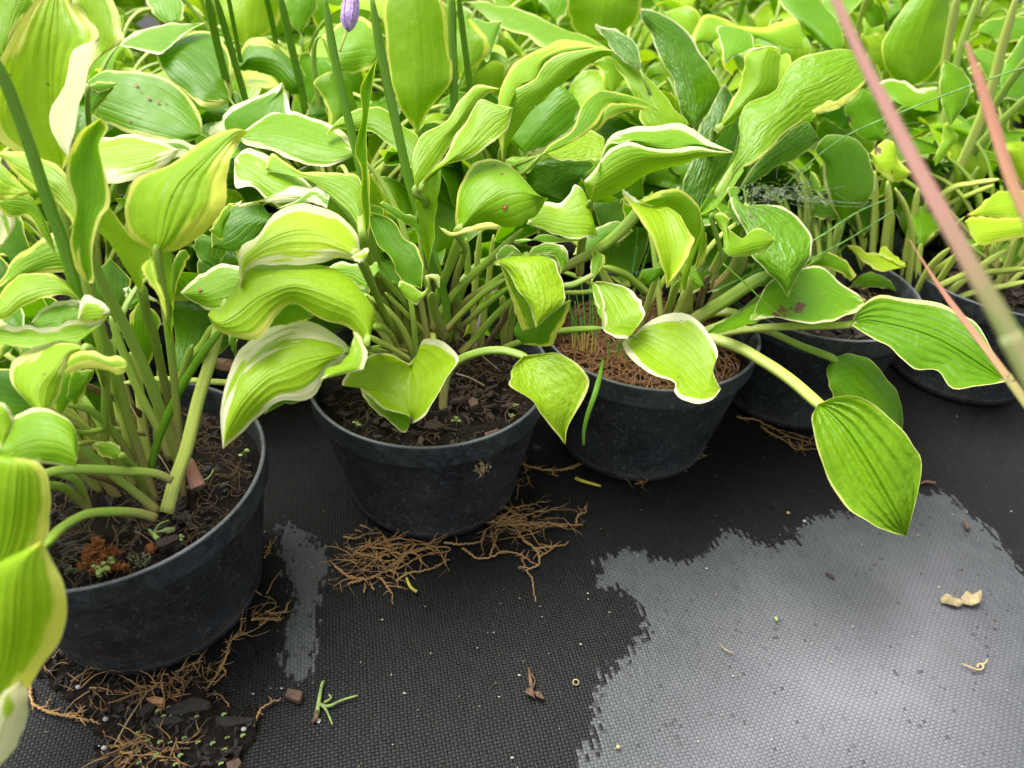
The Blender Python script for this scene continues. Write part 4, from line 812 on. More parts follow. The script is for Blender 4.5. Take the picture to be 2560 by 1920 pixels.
L('E', 'd', .84, -10, 0, '2250,1330;2150,1200|2220,1200|2300,1200;2080,1050|2200,1050|2300,1000;2045,985|2150,975|2300,985', tone=.85, mc=.05, mw=3, auto=False, blots=[('d', 2160, 1010, 20)])
L('D3', 'd', 1.08, 25, 0, '960,400;800,300|880,330|960,340;680,180|790,200|950,190;560,60|680,60|850,60;470,-60|600,-60|760,-60', tone=.42, mc=.2, mw=2)
L('E2', 'd', .90, 0, 10, '1240,975;1100,960|1190,900|1250,950;1005,850|1120,800|1240,800;975,730|1080,700|1200,680;1100,615', tone=.46, mc=.1, mw=1.2, blots=[('d', 1000, 830, 60)])
L('E2', 'd', .92, 30, 0, '780,790;900,740|900,800|900,860;980,740|970,850|960,890;1030,880', tone=.36, mc=.3, mw=1.5, auto=False)
L('F2', 'd', .96, 20, 20, '1980,720;2050,640|2070,650|2100,685;2060,510|2130,540|2250,680;2110,390|2170,400|2260,400;2200,250|2230,230|2270,240', tone=.36, mc=.6, mw=2)
L('F2', 'd', 1.1, 30, 0, '1880,220;1940,150|1960,220|1990,270;2080,115|2080,200|2080,290;2260,110|2260,200|2260,280', tone=.35, mc=.1, mw=2)
L('E2', 'd', 1.0, 20, 0, '1100,250;1110,130|1130,190|1140,250;1160,190|1180,200|1190,240;1250,170|1240,200|1260,235', tone=.6, mc=.2, mw=2, auto=False)
for s, d0, d1, w_, m_ in (('1760,-60 1700,250 1670,430 1640,700', .86, .92, (72, 60), PETP), ('1910,-60 1800,250 1740,450 1640,900 1560,1150', .88, .92, (55, 55), PET), ('2170,-60 2060,330 2000,560 1900,850 1700,1300 1600,1500', .80, .90, (72, 66), PETP),
        ('2260,640 2050,850 1860,1050 1600,1330', .84, .92, (50, 60), PET), ('2260,380 2120,560 1950,830 1850,1080', .88, .95, (60, 50), PET), ('2040,1240 1850,1270 1700,1310 1450,1500', .82, .90, (45, 45), PETP), ('2000,1280 1800,1360 1600,1450', .84, .90, (40, 40), PETP),
        ('1180,1180 1185,1400 1170,1659 1160,1800', .84, .88, (48, 50), PETP), ('1270,1250 1280,1450 1250,1700 1250,1850', .83, .88, (55, 60), PETP), ('1320,1300 1400,1450 1440,1650 1420,1900 1400,2050', .80, .88, (45, 50), PETP), ('1050,1450 1080,1600 1120,1850', .86, .90, (40, 40), PETP),
        ('820,1130 820,1200 850,1350 900,1500', .86, .90, (40, 35), PET), ('1480,1300 1450,1500 1400,1750 1380,1950', .85, .90, (50, 55), PETP), ('1560,1350 1500,1600 1440,1850', .86, .90, (45, 50), PET), ('1900,1150 1700,1500 1500,1700', .87, .92, (50, 45), PET),
        ('1150,-60 1080,130 1070,250', 1.0, 1.05, (45, 40), PETP), ('290,-60 240,140', .95, 1.0, (50, 45), STALK), ('980,1300 1020,1500 1010,1750', .88, .92, (45, 40), ROOTD)):
    stem('E' if d0 < .87 else 'E2', 'd', s, d0, d1, w_, m_)
stem('E', 'h', '2260,470 2050,490 1850,520 1600,590 1450,650', .80, .92, (55, 45), PETP)
stem('E', 'h', '1900,300 1700,420 1500,560 1400,640', .84, .92, (50, 45), PETP)
stem('E', 'h', '1200,60 1190,300', .88, .92, (40, 40), PETP); stem('E', 'h', '1300,80 1270,520', .86, .92, (60, 55), PETP)
# hooded leaf, curls and the long leaves over the mulch pot
L('C', 'c', .58, 24, -4, '1150,1400;1000,1345|1130,1400|1300,1432;1045,1430|1250,1470|1390,1500;1110,1520|1290,1560|1445,1600;1185,1640|1310,1680|1480,1660;1235,1780|1320,1780|1440,1760;1275,1900|1310,1880|1370,1880;1290,1982', tone=.80, mc=.1, mw=4.5, cup=-.4, bow=.5, rip=.06, w=(95, 60), pet='1080,1440 970,1600 800,1730 560,1860 400,1960', pd=.66,
  ex=[('c', '1110,1405;1200,1338|1215,1425;1310,1303|1310,1450;1410,1325|1390,1510;1490,1390|1440,1600;1525,1470|1480,1660;1532,1570|1460,1730;1500,1660|1400,1850', 22, dict(tone=.55, mc=.05, mw=4, sides='L', a=-25)), ('c', '982,1302;990,1345|1020,1330;1060,1400|1110,1400', -2, dict(mc=1, mw=14))], label='hooded bright leaf with a yellow rim hanging over the mulch')
L('C', 'g', .62, -10, -10, '1420,640;1390,560|1420,540|1460,460;1460,330|1500,330|1550,220;1530,100|1550,180|1568,330;1490,440|1500,430|1540,440;1470,470', tone=.62, mc=.1, mw=2, auto=False)
L('C', 'g', .59, 30, -4, '1020,960;1138,800|1060,900|930,948;1120,730|970,870|852,895;1100,680|930,800|845,800;1030,615|880,700|800,700;900,568|830,620|775,610;795,562', tone=.70, mc=.95, mw=3.5, cup=-.2, sides='LRT', auto=False, tf=True,
  ex=[('g', '768,562;778,640|800,580;800,740|858,680;835,820|858,800;852,890|856,850', -4, dict(tone=.66, mc=1, mw=2, sides='R')), ('g', '768,332;775,390|850,380;762,470|866,420;765,540|835,480;768,570|800,530', 6, dict(tone=.5, mc=.1, mw=2.5))], spots=[])
stem('C', 'g', '560,595 640,585 700,560 780,520', .60, .60, (48, 40), PET)
L('C', 'g', .575, 32, -4, '1070,938;1125,872|1130,955|980,990;1240,802|1230,1000|1060,1110;1430,787|1340,1070|1200,1212;1545,870|1430,1150|1345,1265;1605,970|1500,1225|1345,1330;1648,1060|1560,1280|1400,1383;1612,1150|1600,1300|1500,1405;1625,1230|1640,1310|1600,1385;1668,1306', tone=.74, mc=.95, mw=5.5, cup=-.15, bow=.15, sides='LR', w=(30, 30), pet='1075,935 1200,900 1300,860 1400,850', label='wide light green leaf with a white wavy edge')
L('C', 'g', .60, 30, 10, '1600,120;1650,85|1650,130|1640,170;1725,125|1700,170|1680,230;1715,195|1720,280|1695,372;1810,262|1800,320|1810,388;1885,203|1890,290|1890,380;1980,213|1980,280|1975,345;2040,280', tone=.62, mc=.3, mw=1.2, cup=.5, w=(40, 30), pet='1690,250 1670,380 1640,480 1600,600', pd=.66)
L('D', 'h', .66, 24, -4, '290,40;180,-10|330,80|450,33;290,222|420,200|600,75;318,372|490,330|730,230;430,490|540,450|742,370;515,575|572,560|655,510;580,672', tone=.40, mc=.9, mw=2, cup=.25, bow=.25, ck=.45, w=(45, 45), pet='300,60 280,200 200,450 50,620', pd=.74,
  ex=[('h', '290,225;200,60|260,30;163,-70|230,-30;190,-88|270,-80;260,-78|298,-30;290,40', -6, dict(tone=.5, mc=.85, mw=2, sides='L', a=35))], blots=[('h', 320, 110, 60)])
L('C', 'h', .69, 44, 0, '330,835;370,700|400,760|440,815;470,555|540,690|580,826;640,475|700,650|740,858;820,468|850,640|870,838;940,570|970,680|990,797;1060,650|1080,710|1060,772;1122,690', tone=.42, mc=.75, mw=4, cup=-.15, ck=.15, w=(75, 80), ex=[('h', '360,705|440,815;280,760|350,845;180,810|250,880;80,870|140,915;0,925', 4, dict(mw=.3, tone=.5, cup=-.4))], pet='420,765 250,830 100,880 -60,940 -200,1000', pd=.73, sides='LR',
  blots=[('h', 540, 770, 110), ('h', 660, 740, 110), ('h', 500, 790, 60)], label='pale green leaf with crumbs of soil on it')
L('C', 'h', .655, 34, -6, '1010,860;1085,735|1120,830|1130,935;1230,655|1290,860|1262,1005;1430,688|1450,900|1362,1092;1620,710|1610,960|1470,1172;1785,792|1740,1030|1625,1186;1905,880|1850,1100|1715,1303;1990,1035|1960,1170|1880,1290;2098,1254', tone=.36, mc=.5, mw=2.6, cup=-.12, bow=.1, ck=.2, w=(50, 65), pet='1030,865 850,868 600,872 300,892 60,930 -40,960', pd=.74, rib=2.4, pale=True, label='long glossy dark green leaf stretching right')
L('D', 'h', .86, 30, 0, '1010,600;1090,515|1080,560|1080,612;1210,512|1210,560|1200,603;1320,590|1320,620|1300,625;1440,682', tone=.42, mc=.5, mw=1.5)
L('D', 'h', .84, 40, 0, '985,310;1060,318|1040,350|1020,352;1140,365|1130,410|1090,415;1230,372|1210,430|1160,468;1310,412|1290,460|1240,494;1395,450|1360,470|1310,480;1392,462', tone=.9, mc=.05, mw=3, ex=[('h', '1220,330;1250,322|1215,380;1340,400|1290,420;1394,440|1370,460', -5, dict(tone=.95, mc=.05))])
L('D', 'h', .78, 0, 0, '700,470;800,368|790,420|780,455;880,370|890,420|890,480;980,420|970,460|960,520;1055,520|1040,540|1010,562', tone=.5, mc=.1, mw=2.5)
L('D', 'h', .84, 20, 0, '700,400;740,270|760,330|780,400;830,270|850,330|850,390;920,330|930,370|940,400;960,400', tone=.45, mc=.5, mw=1.5)
L('D', 'd', .82, 30, 0, '740,1500;760,1360|800,1400|760,1500;880,1400|880,1460|870,1520;950,1500', tone=.3, mc=.3, mw=1.5, blots=[('d', 860, 1520, 60)])
L('C', 'h', .70, 18, 12, '890,1095;848,1180|925,1160|1000,1062;860,1250|990,1240|1135,1098;885,1340|1090,1340|1240,1200;910,1440|1190,1440|1335,1335;1130,1560|1290,1520|1374,1460;1370,1605', tone=.42, mc=.4, mw=1.2, cup=.3, bow=.15, w=(65, 45), pet='900,1095 780,1050 650,1000 500,930 380,895 200,880', pd=.76, rib=1.6)
L('C', 'z', .60, 14, 4, '1768,872;1752,905|1795,892|1812,856;1766,965|1830,930|1872,862;1790,1040|1870,990|1925,906;1832,1097|1905,1050|1972,957;1885,1134|1937,1110|1991,1005;1925,1150|1950,1140|1978,1085;1958,1159', tone=.56, mc=.3, mw=1.6, cup=-.15, bow=.3, rip=.05, ck=.35, w=(28, 26), pet='1768,868 1720,830 1680,800 1640,775 1600,752 1545,732 1500,720', pd=.70, rib=4.0, pale=True, label='ribbed green leaf hanging lowest over the bare fabric')
for s, d0, d1, w_, m_ in (('2000,500 1850,590 1700,690 1540,790 1450,850', .70, .74, (95, 95), PET), ('1830,390 1760,500 1680,620 1600,740', .74, .78, (100, 90), PET), ('1430,560 1430,700 1420,850', .72, .76, (95, 100), PETP), ('1370,560 1330,680 1290,790', .70, .74, (45, 60), PET),
        ('1580,520 1540,640 1500,800', .70, .75, (50, 60), ROOTD), ('850,460 1000,510 1100,590 1250,720', .72, .78, (55, 50), PET), ('560,640 700,640 850,620 1000,610', .66, .74, (35, 35), PET), ('1700,340 1650,430 1600,500', .70, .72, (90, 60), PET), ('2100,560 1950,660 1800,780 1650,860', .72, .76, (35, 40), PET),
        ('1900,840 1750,780 1600,780 1480,830', .72, .76, (60, 80), PETP), ('1250,140 1330,300 1400,480 1480,700', .76, .80, (50, 50), PET), ('1720,-200 1640,0 1560,140 1400,300', .78, .82, (110, 90), PET)):
    stem('C', 'g', s, d0, d1, w_, m_)
L('C', 'g', .70, 0, -10, '1300,480;1130,480|1200,470|1280,450;1110,560|1200,540|1300,480;1160,590', tone=.3, mc=.1, mw=.5, auto=False)
L('C', 'g', .67, 30, 0, '1340,500;1400,430|1420,480|1430,520;1480,470|1500,530|1480,560;1560,610', tone=.5, mc=.1, mw=.4, auto=False)
L('C', 'g', .78, 10, 0, '900,330;790,20|880,30|980,0;800,100|900,120|1000,80;860,240|940,250|1010,220;960,330', tone=.2, mc=.2, mw=1.2, auto=False)
L('C', 'g', .72, 10, 0, '640,380;700,290|760,330|800,380;830,180|880,230|900,300;960,150|980,190|960,290;1060,215', tone=.4, mc=.5, mw=2.5, auto=False)
L('A', 'e', .56, -5, 20, '1200,770;1170,620|1200,620|1220,600;1190,450|1220,440|1290,430;1240,350|1280,340|1315,390', tone=.35, mc=.1, mw=2.5, auto=False, tf=False)
L('B', 'f', .66, 5, 0, '130,480;0,420|60,400|150,420;-40,300|60,300|200,320;0,230|100,260|200,300', tone=.22, mc=.3, mw=1.5, auto=False)
L('B', 'f', .63, 25, 0, '80,330;80,200|200,200|270,345;160,60|260,160|420,200;250,30|360,100|480,110;420,20', tone=.26, mc=.05, mw=3, auto=False, sides='L')
L('B', 'f', .60, 0, -20, '60,210;100,160|120,200|155,290;180,40|180,120|160,210;235,20|220,60|200,120', tone=.5, mc=.1, mw=3, auto=False)
L('A', 'f', .62, -10, 0, '250,1100;200,980|220,1000|260,960;205,900|240,930|300,960', tone=.4, mc=.5, mw=1.5, auto=False)
L('A', 'f', .61, 10, 0, '270,1150;80,1160|150,1180|220,1190;90,1100|170,1130|250,1150;160,1092|200,1100|240,1110', tone=.0, mc=.1, mw=.1, auto=False, blots=[('f', 170, 1140, 260)])

L('A2', 'e', .66, 5, 0, '200,560;0,420|90,400|240,420;-80,250|40,250|180,250;-120,60|0,60|120,60;-40,-80', tone=.22, mc=.1, mw=3, auto=False)
L('A2', 'e', .64, 10, 0, '0,900;-140,640|-40,640|120,640;-160,450|-60,450|60,450;-100,300', tone=.2, mc=.1, mw=3, auto=False)
L('A2', 'a', .72, 15, 0, '120,1700;-100,1560|0,1540|130,1520;-120,1380|0,1360|120,1340;-60,1180', tone=.25, mc=.1, mw=3, auto=False)
L('A2', 'e', .70, 0, 0, '1500,760;1380,560|1480,560|1640,560;1380,380|1500,380|1650,380;1500,240', tone=.12, mc=.1, mw=2, auto=False)
L('A2', 'e', .68, 0, 0, '800,900;680,760|760,740|860,740;640,560|760,540|900,560;760,400', tone=.15, mc=.1, mw=2, auto=False)
L('E', 'h', .86, 20, 10, '1500,330;1440,240|1500,220|1590,240;1430,120|1530,110|1640,150;1500,40', tone=.5, mc=.3, mw=2, auto=False)
L('E', 'h', .88, 25, -10, '1900,420;1800,330|1860,300|1940,320;1780,200|1880,180|2000,220;1860,80', tone=.45, mc=.3, mw=2, auto=False)
L('E', 'h', .87, 15, 0, '2120,480;2040,400|2110,380|2200,400;2020,260|2120,250|2230,290;2140,140', tone=.35, mc=.2, mw=2, auto=False)
L('E', 'd', .90, 15, 0, '1500,1700;1380,1600|1460,1560|1560,1600;1330,1440|1440,1420|1560,1460;1420,1310', tone=.4, mc=.3, mw=2, auto=False)
L('D', 'd', .88, 20, 0, '1100,1640;1010,1560|1080,1530|1160,1560;1000,1440|1080,1420|1180,1450;1100,1340', tone=.4, mc=.3, mw=2, auto=False)
for s, d0, d1, w_ in (('1700,330 1560,470 1470,640 1440,760', .82, .88, (45, 50)), ('1900,470 1700,560 1520,650 1450,730', .82, .88, (45, 45)), ('1600,430 1570,560 1540,720', .84, .88, (45, 50)), ('1780,330 1650,520 1560,680', .83, .88, (42, 50)),
        ('2100,340 1900,470 1720,620 1640,720', .82, .86, (45, 50)), ('1500,300 1480,480 1490,700', .85, .88, (40, 45)), ('2240,560 2050,600 1860,640 1700,700', .80, .86, (42, 45)), ('1120,260 1100,400 1150,560', .88, .9, (35, 40)), ('1010,200 1060,380 1130,560', .88, .9, (30, 35)),
        ('2000,300 1980,450 1900,640', .84, .87, (40, 50)), ('2160,260 2080,480 1960,680', .84, .87, (40, 50))):
    stem('E', 'h', s, d0, d1, w_, PETP)

# ------------------------------------------------------------------ hidden leaves that fill the clumps
ZB = build_zbuf()
def fill(pk, tries, keepn, hmul=1.0, tone=(.3, .75), dmin=0.):
    got = 0
    for i in range(tries):
        if got >= keepn: break
        az = rng.uniform(0, 6.283); el = rng.uniform(.7, 1.45)
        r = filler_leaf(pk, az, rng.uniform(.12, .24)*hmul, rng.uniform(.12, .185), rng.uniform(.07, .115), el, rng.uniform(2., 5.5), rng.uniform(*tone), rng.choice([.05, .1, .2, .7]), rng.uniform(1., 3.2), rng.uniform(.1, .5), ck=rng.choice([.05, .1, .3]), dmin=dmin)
        if r is not None: got += 1
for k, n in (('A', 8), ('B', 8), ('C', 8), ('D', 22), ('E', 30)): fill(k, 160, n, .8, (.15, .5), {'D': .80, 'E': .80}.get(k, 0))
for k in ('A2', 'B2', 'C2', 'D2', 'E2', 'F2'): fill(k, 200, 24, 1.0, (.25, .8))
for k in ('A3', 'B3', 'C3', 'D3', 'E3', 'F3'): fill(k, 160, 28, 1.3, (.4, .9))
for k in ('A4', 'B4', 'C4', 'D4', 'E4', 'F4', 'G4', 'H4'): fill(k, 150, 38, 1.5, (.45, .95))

# ------------------------------------------------------------------ bits on the soil of the pots
def scatter_bits(pk, n_chip, n_root, mats, seed, zoff=.004, chip=(.004, .012), parent_name='soil_crumbs', rootr=(.00018, .0004), lift=.0, straw=0):
    P = PL[pk]; r_ = random.Random(seed); mb = MB(); R = RT-.014
    def h(x, y): return P['soilz']-.012+.012*(1-((x-P['x'])**2+(y-P['y'])**2)/R**2)+zoff
    for i in range(n_chip):
        a, q = r_.uniform(0, 6.28), R*math.sqrt(r_.random()); x, y = P['x']+q*math.cos(a), P['y']+q*math.sin(a)
        s = r_.uniform(*chip); rot = Matrix.Rotation(r_.uniform(0, 6.28), 3, 'Z') @ Matrix.Rotation(r_.uniform(-.5, .5), 3, 'X') @ Matrix.Rotation(r_.uniform(-.5, .5), 3, 'Y')
        V = []; m = r_.randint(5, 7); ph = r_.uniform(0, 6)
        th = s*r_.uniform(.1, .25); asp = r_.uniform(.3, .7)
        for k in range(m):
            t = ph+2*math.pi*k/m; rr = r_.uniform(.75, 1.15)
            V.append(Vector((s*rr*math.cos(t), s*asp*rr*math.sin(t), 0)))
        V = [rot @ v for v in V]; up = rot @ Vector((0, 0, th)); c = Vector((x, y, h(x, y)))
        W = [v+c for v in V]+[v*.85+c+up for v in V]
        Fc = [tuple(range(m-1, -1, -1)), tuple(range(m, 2*m))]+[(k, (k+1) % m, m+(k+1) % m, m+k) for k in range(m)]
        mb.add(W, Fc, [(r_.random(), .5)]*(2*m), 0)
    for i in range(n_root):
        a, q = r_.uniform(0, 6.28), R*math.sqrt(r_.random()); x, y = P['x']+q*math.cos(a), P['y']+q*math.sin(a)
        hd = r_.uniform(0, 6.28); pts = []; cv = r_.uniform(-.5, .5); zz = r_.uniform(-.002, .002)
        st = r_.uniform(.0015, .004) if not straw else r_.uniform(.003, .006)
        if straw: cv *= .15
        for k in range(8):
            if math.hypot(x-P['x'], y-P['y']) > R: break
            pts.append((x, y, h(x, y)+zz+.0015*math.sin(k*.9+i))); x += st*math.cos(hd); y += st*math.sin(hd); hd += cv+r_.uniform(-.25, .25)*(0 if straw else 1)
            zz += r_.uniform(-.001, .0016)
        if len(pts) > 2: mb.tube(pts, r_.uniform(*rootr), 4, 1, 1, 0, 0, r_.random())
    o = mb.build(parent_name, mats, P['root'], False); o['kind'] = 'stuff'; return o
scatter_bits('B', 460, 420, [BARK, ROOTD], 1, chip=(.0015, .0065))
scatter_bits('B', 26, 0, [BARK, ROOTD], 21, .006, chip=(.006, .011))
scatter_bits('A', 420, 520, [BARKD, ROOTD], 2, chip=(.0015, .006))
scatter_bits('C', 260, 1250, [STRAWC, STRAW], 3, .006, (.002, .006), 'straw_mulch', (.0003, .0008), straw=1)
scatter_bits('D', 100, 120, [BARK, ROOTD], 4); scatter_bits('E', 100, 150, [BARK, ROOTD], 5)

# orange moss on the soil of the nearest pot
mb = MB(); r_ = random.Random(4); soilzA = PL['A']['soilz']+.001
for cx, cy, rad, n in ((660, 1080, 85, 30), (750, 1080, 80, 24), (620, 1150, 50, 14), (690, 1190, 50, 12), (840, 1170, 35, 10), (1045, 1040, 25, 8), (770, 1160, 40, 10), (690, 1000, 40, 9)):
    for i in range(n):
        q = rad*math.sqrt(r_.random()); a = r_.uniform(0, 6.28); p = gz('i', cx+q*math.cos(a), cy+q*.7*math.sin(a), soilzA); p[2] += r_.uniform(-.001, .005)
        for k in range(6):
            t = r_.uniform(0, 6.28); e = r_.uniform(.2, 1.2); l = r_.uniform(.003, .0055)
            d_ = np.array([math.cos(t)*math.cos(e), math.sin(t)*math.cos(e), math.sin(e)])
            mb.tube([p, p+d_*l*.5, p+d_*l+np.array([0, 0, -.0006])], [.0004, .00055, .0001], 4, 1)
o = mb.build('moss', MOSS, PL['A']['root']); o['kind'] = 'stuff'; o['label'] = 'rusty orange moss on the soil'
mb = MB()
for cx, cy, rad, n in ((960, 1110, 90, 40), (500, 1190, 40, 16), (1300, 610, 60, 20)):
    for i in range(n):
        q = rad*math.sqrt(r_.random()); a = r_.uniform(0, 6.28); p = gz('i', cx+q*math.cos(a), cy+q*.5*math.sin(a), soilzA)
        mb.tube([p, p+np.array([r_.gauss(0, .002), r_.gauss(0, .002), r_.uniform(.001, .003)])], [.0005, .0008], 4)
o = mb.build('green_moss', plain('dull_moss', (.12, .12, .06), .9), PL['A']['root']); o['kind'] = 'stuff'

# ------------------------------------------------------------------ roots
def gpoly(mb, zone, s, r, h=.0025, jit=.0012, rr=None, br=0.0, seed=0):
    rr = rr or random.Random(seed*17+len(s)); P = cr(np.array([gz(zone, *map(float, q.split(',')))+np.array([0, 0, h]) for q in s.split()]), 8*len(s.split()))
    P = P+np.array([[rr.uniform(-jit, jit), rr.uniform(-jit, jit), rr.uniform(-.5, .8)*jit] for _ in P]); P[:, 2] = np.maximum(P[:, 2], r*.6)
    mb.tube(P, np.linspace(r, r*.5, len(P)), 6, 1)
    for i in range(2, len(P)-2):
        if rr.random() < br:
            t = P[i+1]-P[i]; a = math.atan2(t[1], t[0])+rr.choice([-1, 1])*rr.uniform(.5, 1.2); l = rr.uniform(.004, .012); q = [P[i]]
            for k in range(4): q.append(q[-1]+np.array([math.cos(a)*l/4, math.sin(a)*l/4, rr.uniform(-.0004, .0005)])); a += rr.uniform(-.5, .5)
            mb.tube(q, np.linspace(r*.55, r*.25, 5), 5, 1)
def walk(mb, p, a, L_, r, rr, curl=.26, zmax=.012, br=.12, lo=.0005, depth=0, n=None):
    st = .0028; k = int(L_/st); P = [np.array(p, float)]; vz = rr.uniform(-.0004, .0009); cv = rr.uniform(-.12, .12)
    for i in range(k):
        a += cv+rr.uniform(-curl, curl); vz += rr.uniform(-.0006, .0006)
        z = min(max(P[-1][2]+vz, lo), zmax); vz = vz*.6 if z in (lo, zmax) else vz
        P.append(np.array([P[-1][0]+st*math.cos(a), P[-1][1]+st*math.sin(a), z]))
        if depth < 2 and rr.random() < br: walk(mb, P[-1], a+rr.choice([-1, 1])*rr.uniform(.5, 1.2), L_*rr.uniform(.2, .5), r*.62, rr, curl, zmax, br*.7, lo, depth+1)
    if len(P) > 2: mb.tube(P, np.linspace(r, r*.45, len(P)), 5, 1, 0 if rr.random() < .8 else 1)
def cluster(mb, zone, cx, cy, rx, ry, n, Lr, r0, seed, pk=None, bias=None, zmax=.014):
    rr = random.Random(seed)
    for i in range(n):
        q, a = math.sqrt(rr.random()), rr.uniform(0, 6.28); p = gz(zone, cx+rx*q*math.cos(a), cy+ry*q*math.sin(a)); p[2] = rr.uniform(.001, zmax*.7)
        if pk and math.hypot(p[0]-PL[pk]['x'], p[1]-PL[pk]['y']) < RB-.004: continue
        b = rr.uniform(0, 6.28) if bias is None else bias+rr.choice([0, math.pi])+rr.gauss(0, .6)
        walk(mb, p, b, rr.uniform(*Lr), r0*rr.uniform(.28, .95), rr, zmax=zmax)
mb = MB()
cluster(mb, 'j', 640, 1130, 150, 130, 34, (.015, .045), .0009, 1, 'B', -.1)
cluster(mb, 'j', 800, 1050, 200, 70, 26, (.02, .05), .0009, 2, 'B', .3)
cluster(mb, 'j', 1700, 860, 180, 110, 40, (.015, .05), .0008, 3, 'B', .3)
cluster(mb, 'j', 1560, 880, 120, 60, 16, (.015, .04), .0009, 4, 'B', .2)
cluster(mb, 'j', 560, 950, 60, 60, 6, (.01, .02), .0009, 5, 'B')
cluster(mb, 'j', 1690, 560, 60, 90, 10, (.01, .03), .0007, 6, 'B', 1.3)
for i, (s, r) in enumerate((('1130,1000 1250,1010 1380,990 1425,905', .0012), ('1425,905 1395,1000 1410,1085', .0007), ('1265,1040 1320,1080 1370,1110 1470,1095 1550,1060 1660,1080 1730,1130 1785,1160', .0011), ('1450,1085 1480,1010 1500,950 1460,930', .0008), ('1460,930 1480,1000 1520,1065', .0007),
        ('1640,910 1680,980 1760,1040 1790,1090 1780,1160 1700,1190 1740,1240 1750,1320 1765,1412', .0011), ('1650,1170 1690,1160 1660,1110', .0006), ('1460,850 1600,880 1750,860 1900,870 2090,880', .0013), ('1560,830 1700,870 1850,880 1990,885', .0010), ('2040,870 2060,810 2110,790 2105,745', .0008), ('1620,760 1720,740 1820,710', .0009),
        ('1750,1040 1850,1030 1950,1020 1995,990', .0009), ('1780,1100 1850,1060 1885,1030 1790,1010', .0008), ('380,1165 430,1200 480,1235 600,1250 720,1200 860,1160 980,1080', .0013), ('470,1285 600,1250 700,1230', .0010), ('700,1240 740,1300 770,1340 780,1425', .0010), ('740,1300 800,1300 840,1300', .0006), ('440,960 520,970 600,940 700,930', .0009),
        ('560,1060 650,1000 720,960 760,1040 700,1080', .0009), ('500,1100 540,1050 620,1010 700,985', .0011), ('900,1060 1000,1040 1150,1030 1160,1060 1020,1080 900,1130', .0009), ('800,1260 900,1210 1040,1180 1165,1115', .0010), ('1150,1070 1140,1120 1165,1115', .0006), ('960,1110 1020,1170', .0007), ('880,1010 850,1090 780,1150 700,1190', .0013), ('940,1010 870,1080 820,1150 780,1210', .0012),
        ('580,1345 590,1280', .0007), ('650,1330 620,1270', .0007), ('1660,450 1780,490 1900,500 1980,485 2075,450', .0010), ('1880,500 1890,530 1920,540', .0006))):
    gpoly(mb, 'j', s, r, .003, .0008, br=.10, seed=i)
o = mb.build('root_tangle', [ROOT, ROOTD], PL['B']['root']); o['kind'] = 'stuff'; o['label'] = 'mat of tan roots spreading from under the pot'
mb = MB()
for cx, cy, n in ((1850, 520, 4), (1790, 640, 8), (1640, 760, 9), (1420, 940, 9), (1260, 1050, 14), (1080, 1110, 22), (1000, 1160, 22), (1200, 1160, 20), (700, 1180, 14), (560, 1130, 10), (330, 1000, 10), (460, 930, 8), (900, 1600, 22), (1100, 1600, 22), (800, 1560, 16), (1250, 1560, 14), (1000, 1500, 16)):
    cluster(mb, 'k', cx, cy, 95, 45, n, (.008, .028), .0007, cx, 'A')
for i, (s, r) in enumerate((('215,1100 240,1220 330,1280 450,1310 600,1340 680,1360 740,1450', .0012), ('450,1310 540,1290 600,1240', .0009), ('330,1250 340,1210 370,1195', .0006), ('1590,860 1540,960 1500,1040 1440,1120 1410,1190', .0010), ('1740,650 1820,640 1930,655', .0011), ('1800,690 1860,650', .0008), ('1840,590 1900,600 1970,590 1990,530', .0009),
        ('1530,960 1560,1010 1520,1060 1480,1100', .0008), ('1570,840 1650,750 1760,720 1900,600', .0007), ('1830,220 1870,160 1870,100', .0006), ('1840,180 1880,130 1920,70', .0005), ('1600,1280 1560,1200 1500,1160 1430,1180', .0004), ('1750,1390 1800,1280 1880,1220 1950,1190', .0009))):
    gpoly(mb, 'k', s, r, .003, .0009, br=.14, seed=i+60)
for i, s in enumerate(('200,690 330,700 480,740', '1160,1300 1300,1330 1450,1370')): gpoly(mb, 'k', s, .0008, .003, seed=i)
o = mb.build('root_tangle', [ROOT, ROOTD], PL['A']['root']); o['kind'] = 'stuff'
mb = MB()
cluster(mb, 'l', 360, 200, 80, 14, 12, (.008, .025), .0006, 31, 'C', .1); cluster(mb, 'l', 590, 130, 60, 40, 16, (.008, .02), .0007, 32, 'C', .5)
for i, (s, r) in enumerate((('640,70 690,85', .0011), ('550,150 600,160', .0008), ('0,155 60,140 100,125', .0009))): gpoly(mb, 'l', s, r, .003, seed=i+90)
o = mb.build('root_tangle', [ROOT, ROOTD], PL['C']['root']); o['kind'] = 'stuff'
mb = MB()
cluster(mb, 'z', 1730, 960, 50, 10, 12, (.01, .03), .0008, 41, 'D', .2)
for i, (s, r) in enumerate((('1590,905 1640,915 1700,945 1760,965', .0011), ('1640,925 1700,960 1740,975', .0009), ('1700,950 1720,975 1790,968', .0008))): gpoly(mb, 'z', s, r, .003, seed=i+95, br=.15)
o = mb.build('root_tangle', [ROOT, ROOTD], PL['D']['root']); o['kind'] = 'stuff'

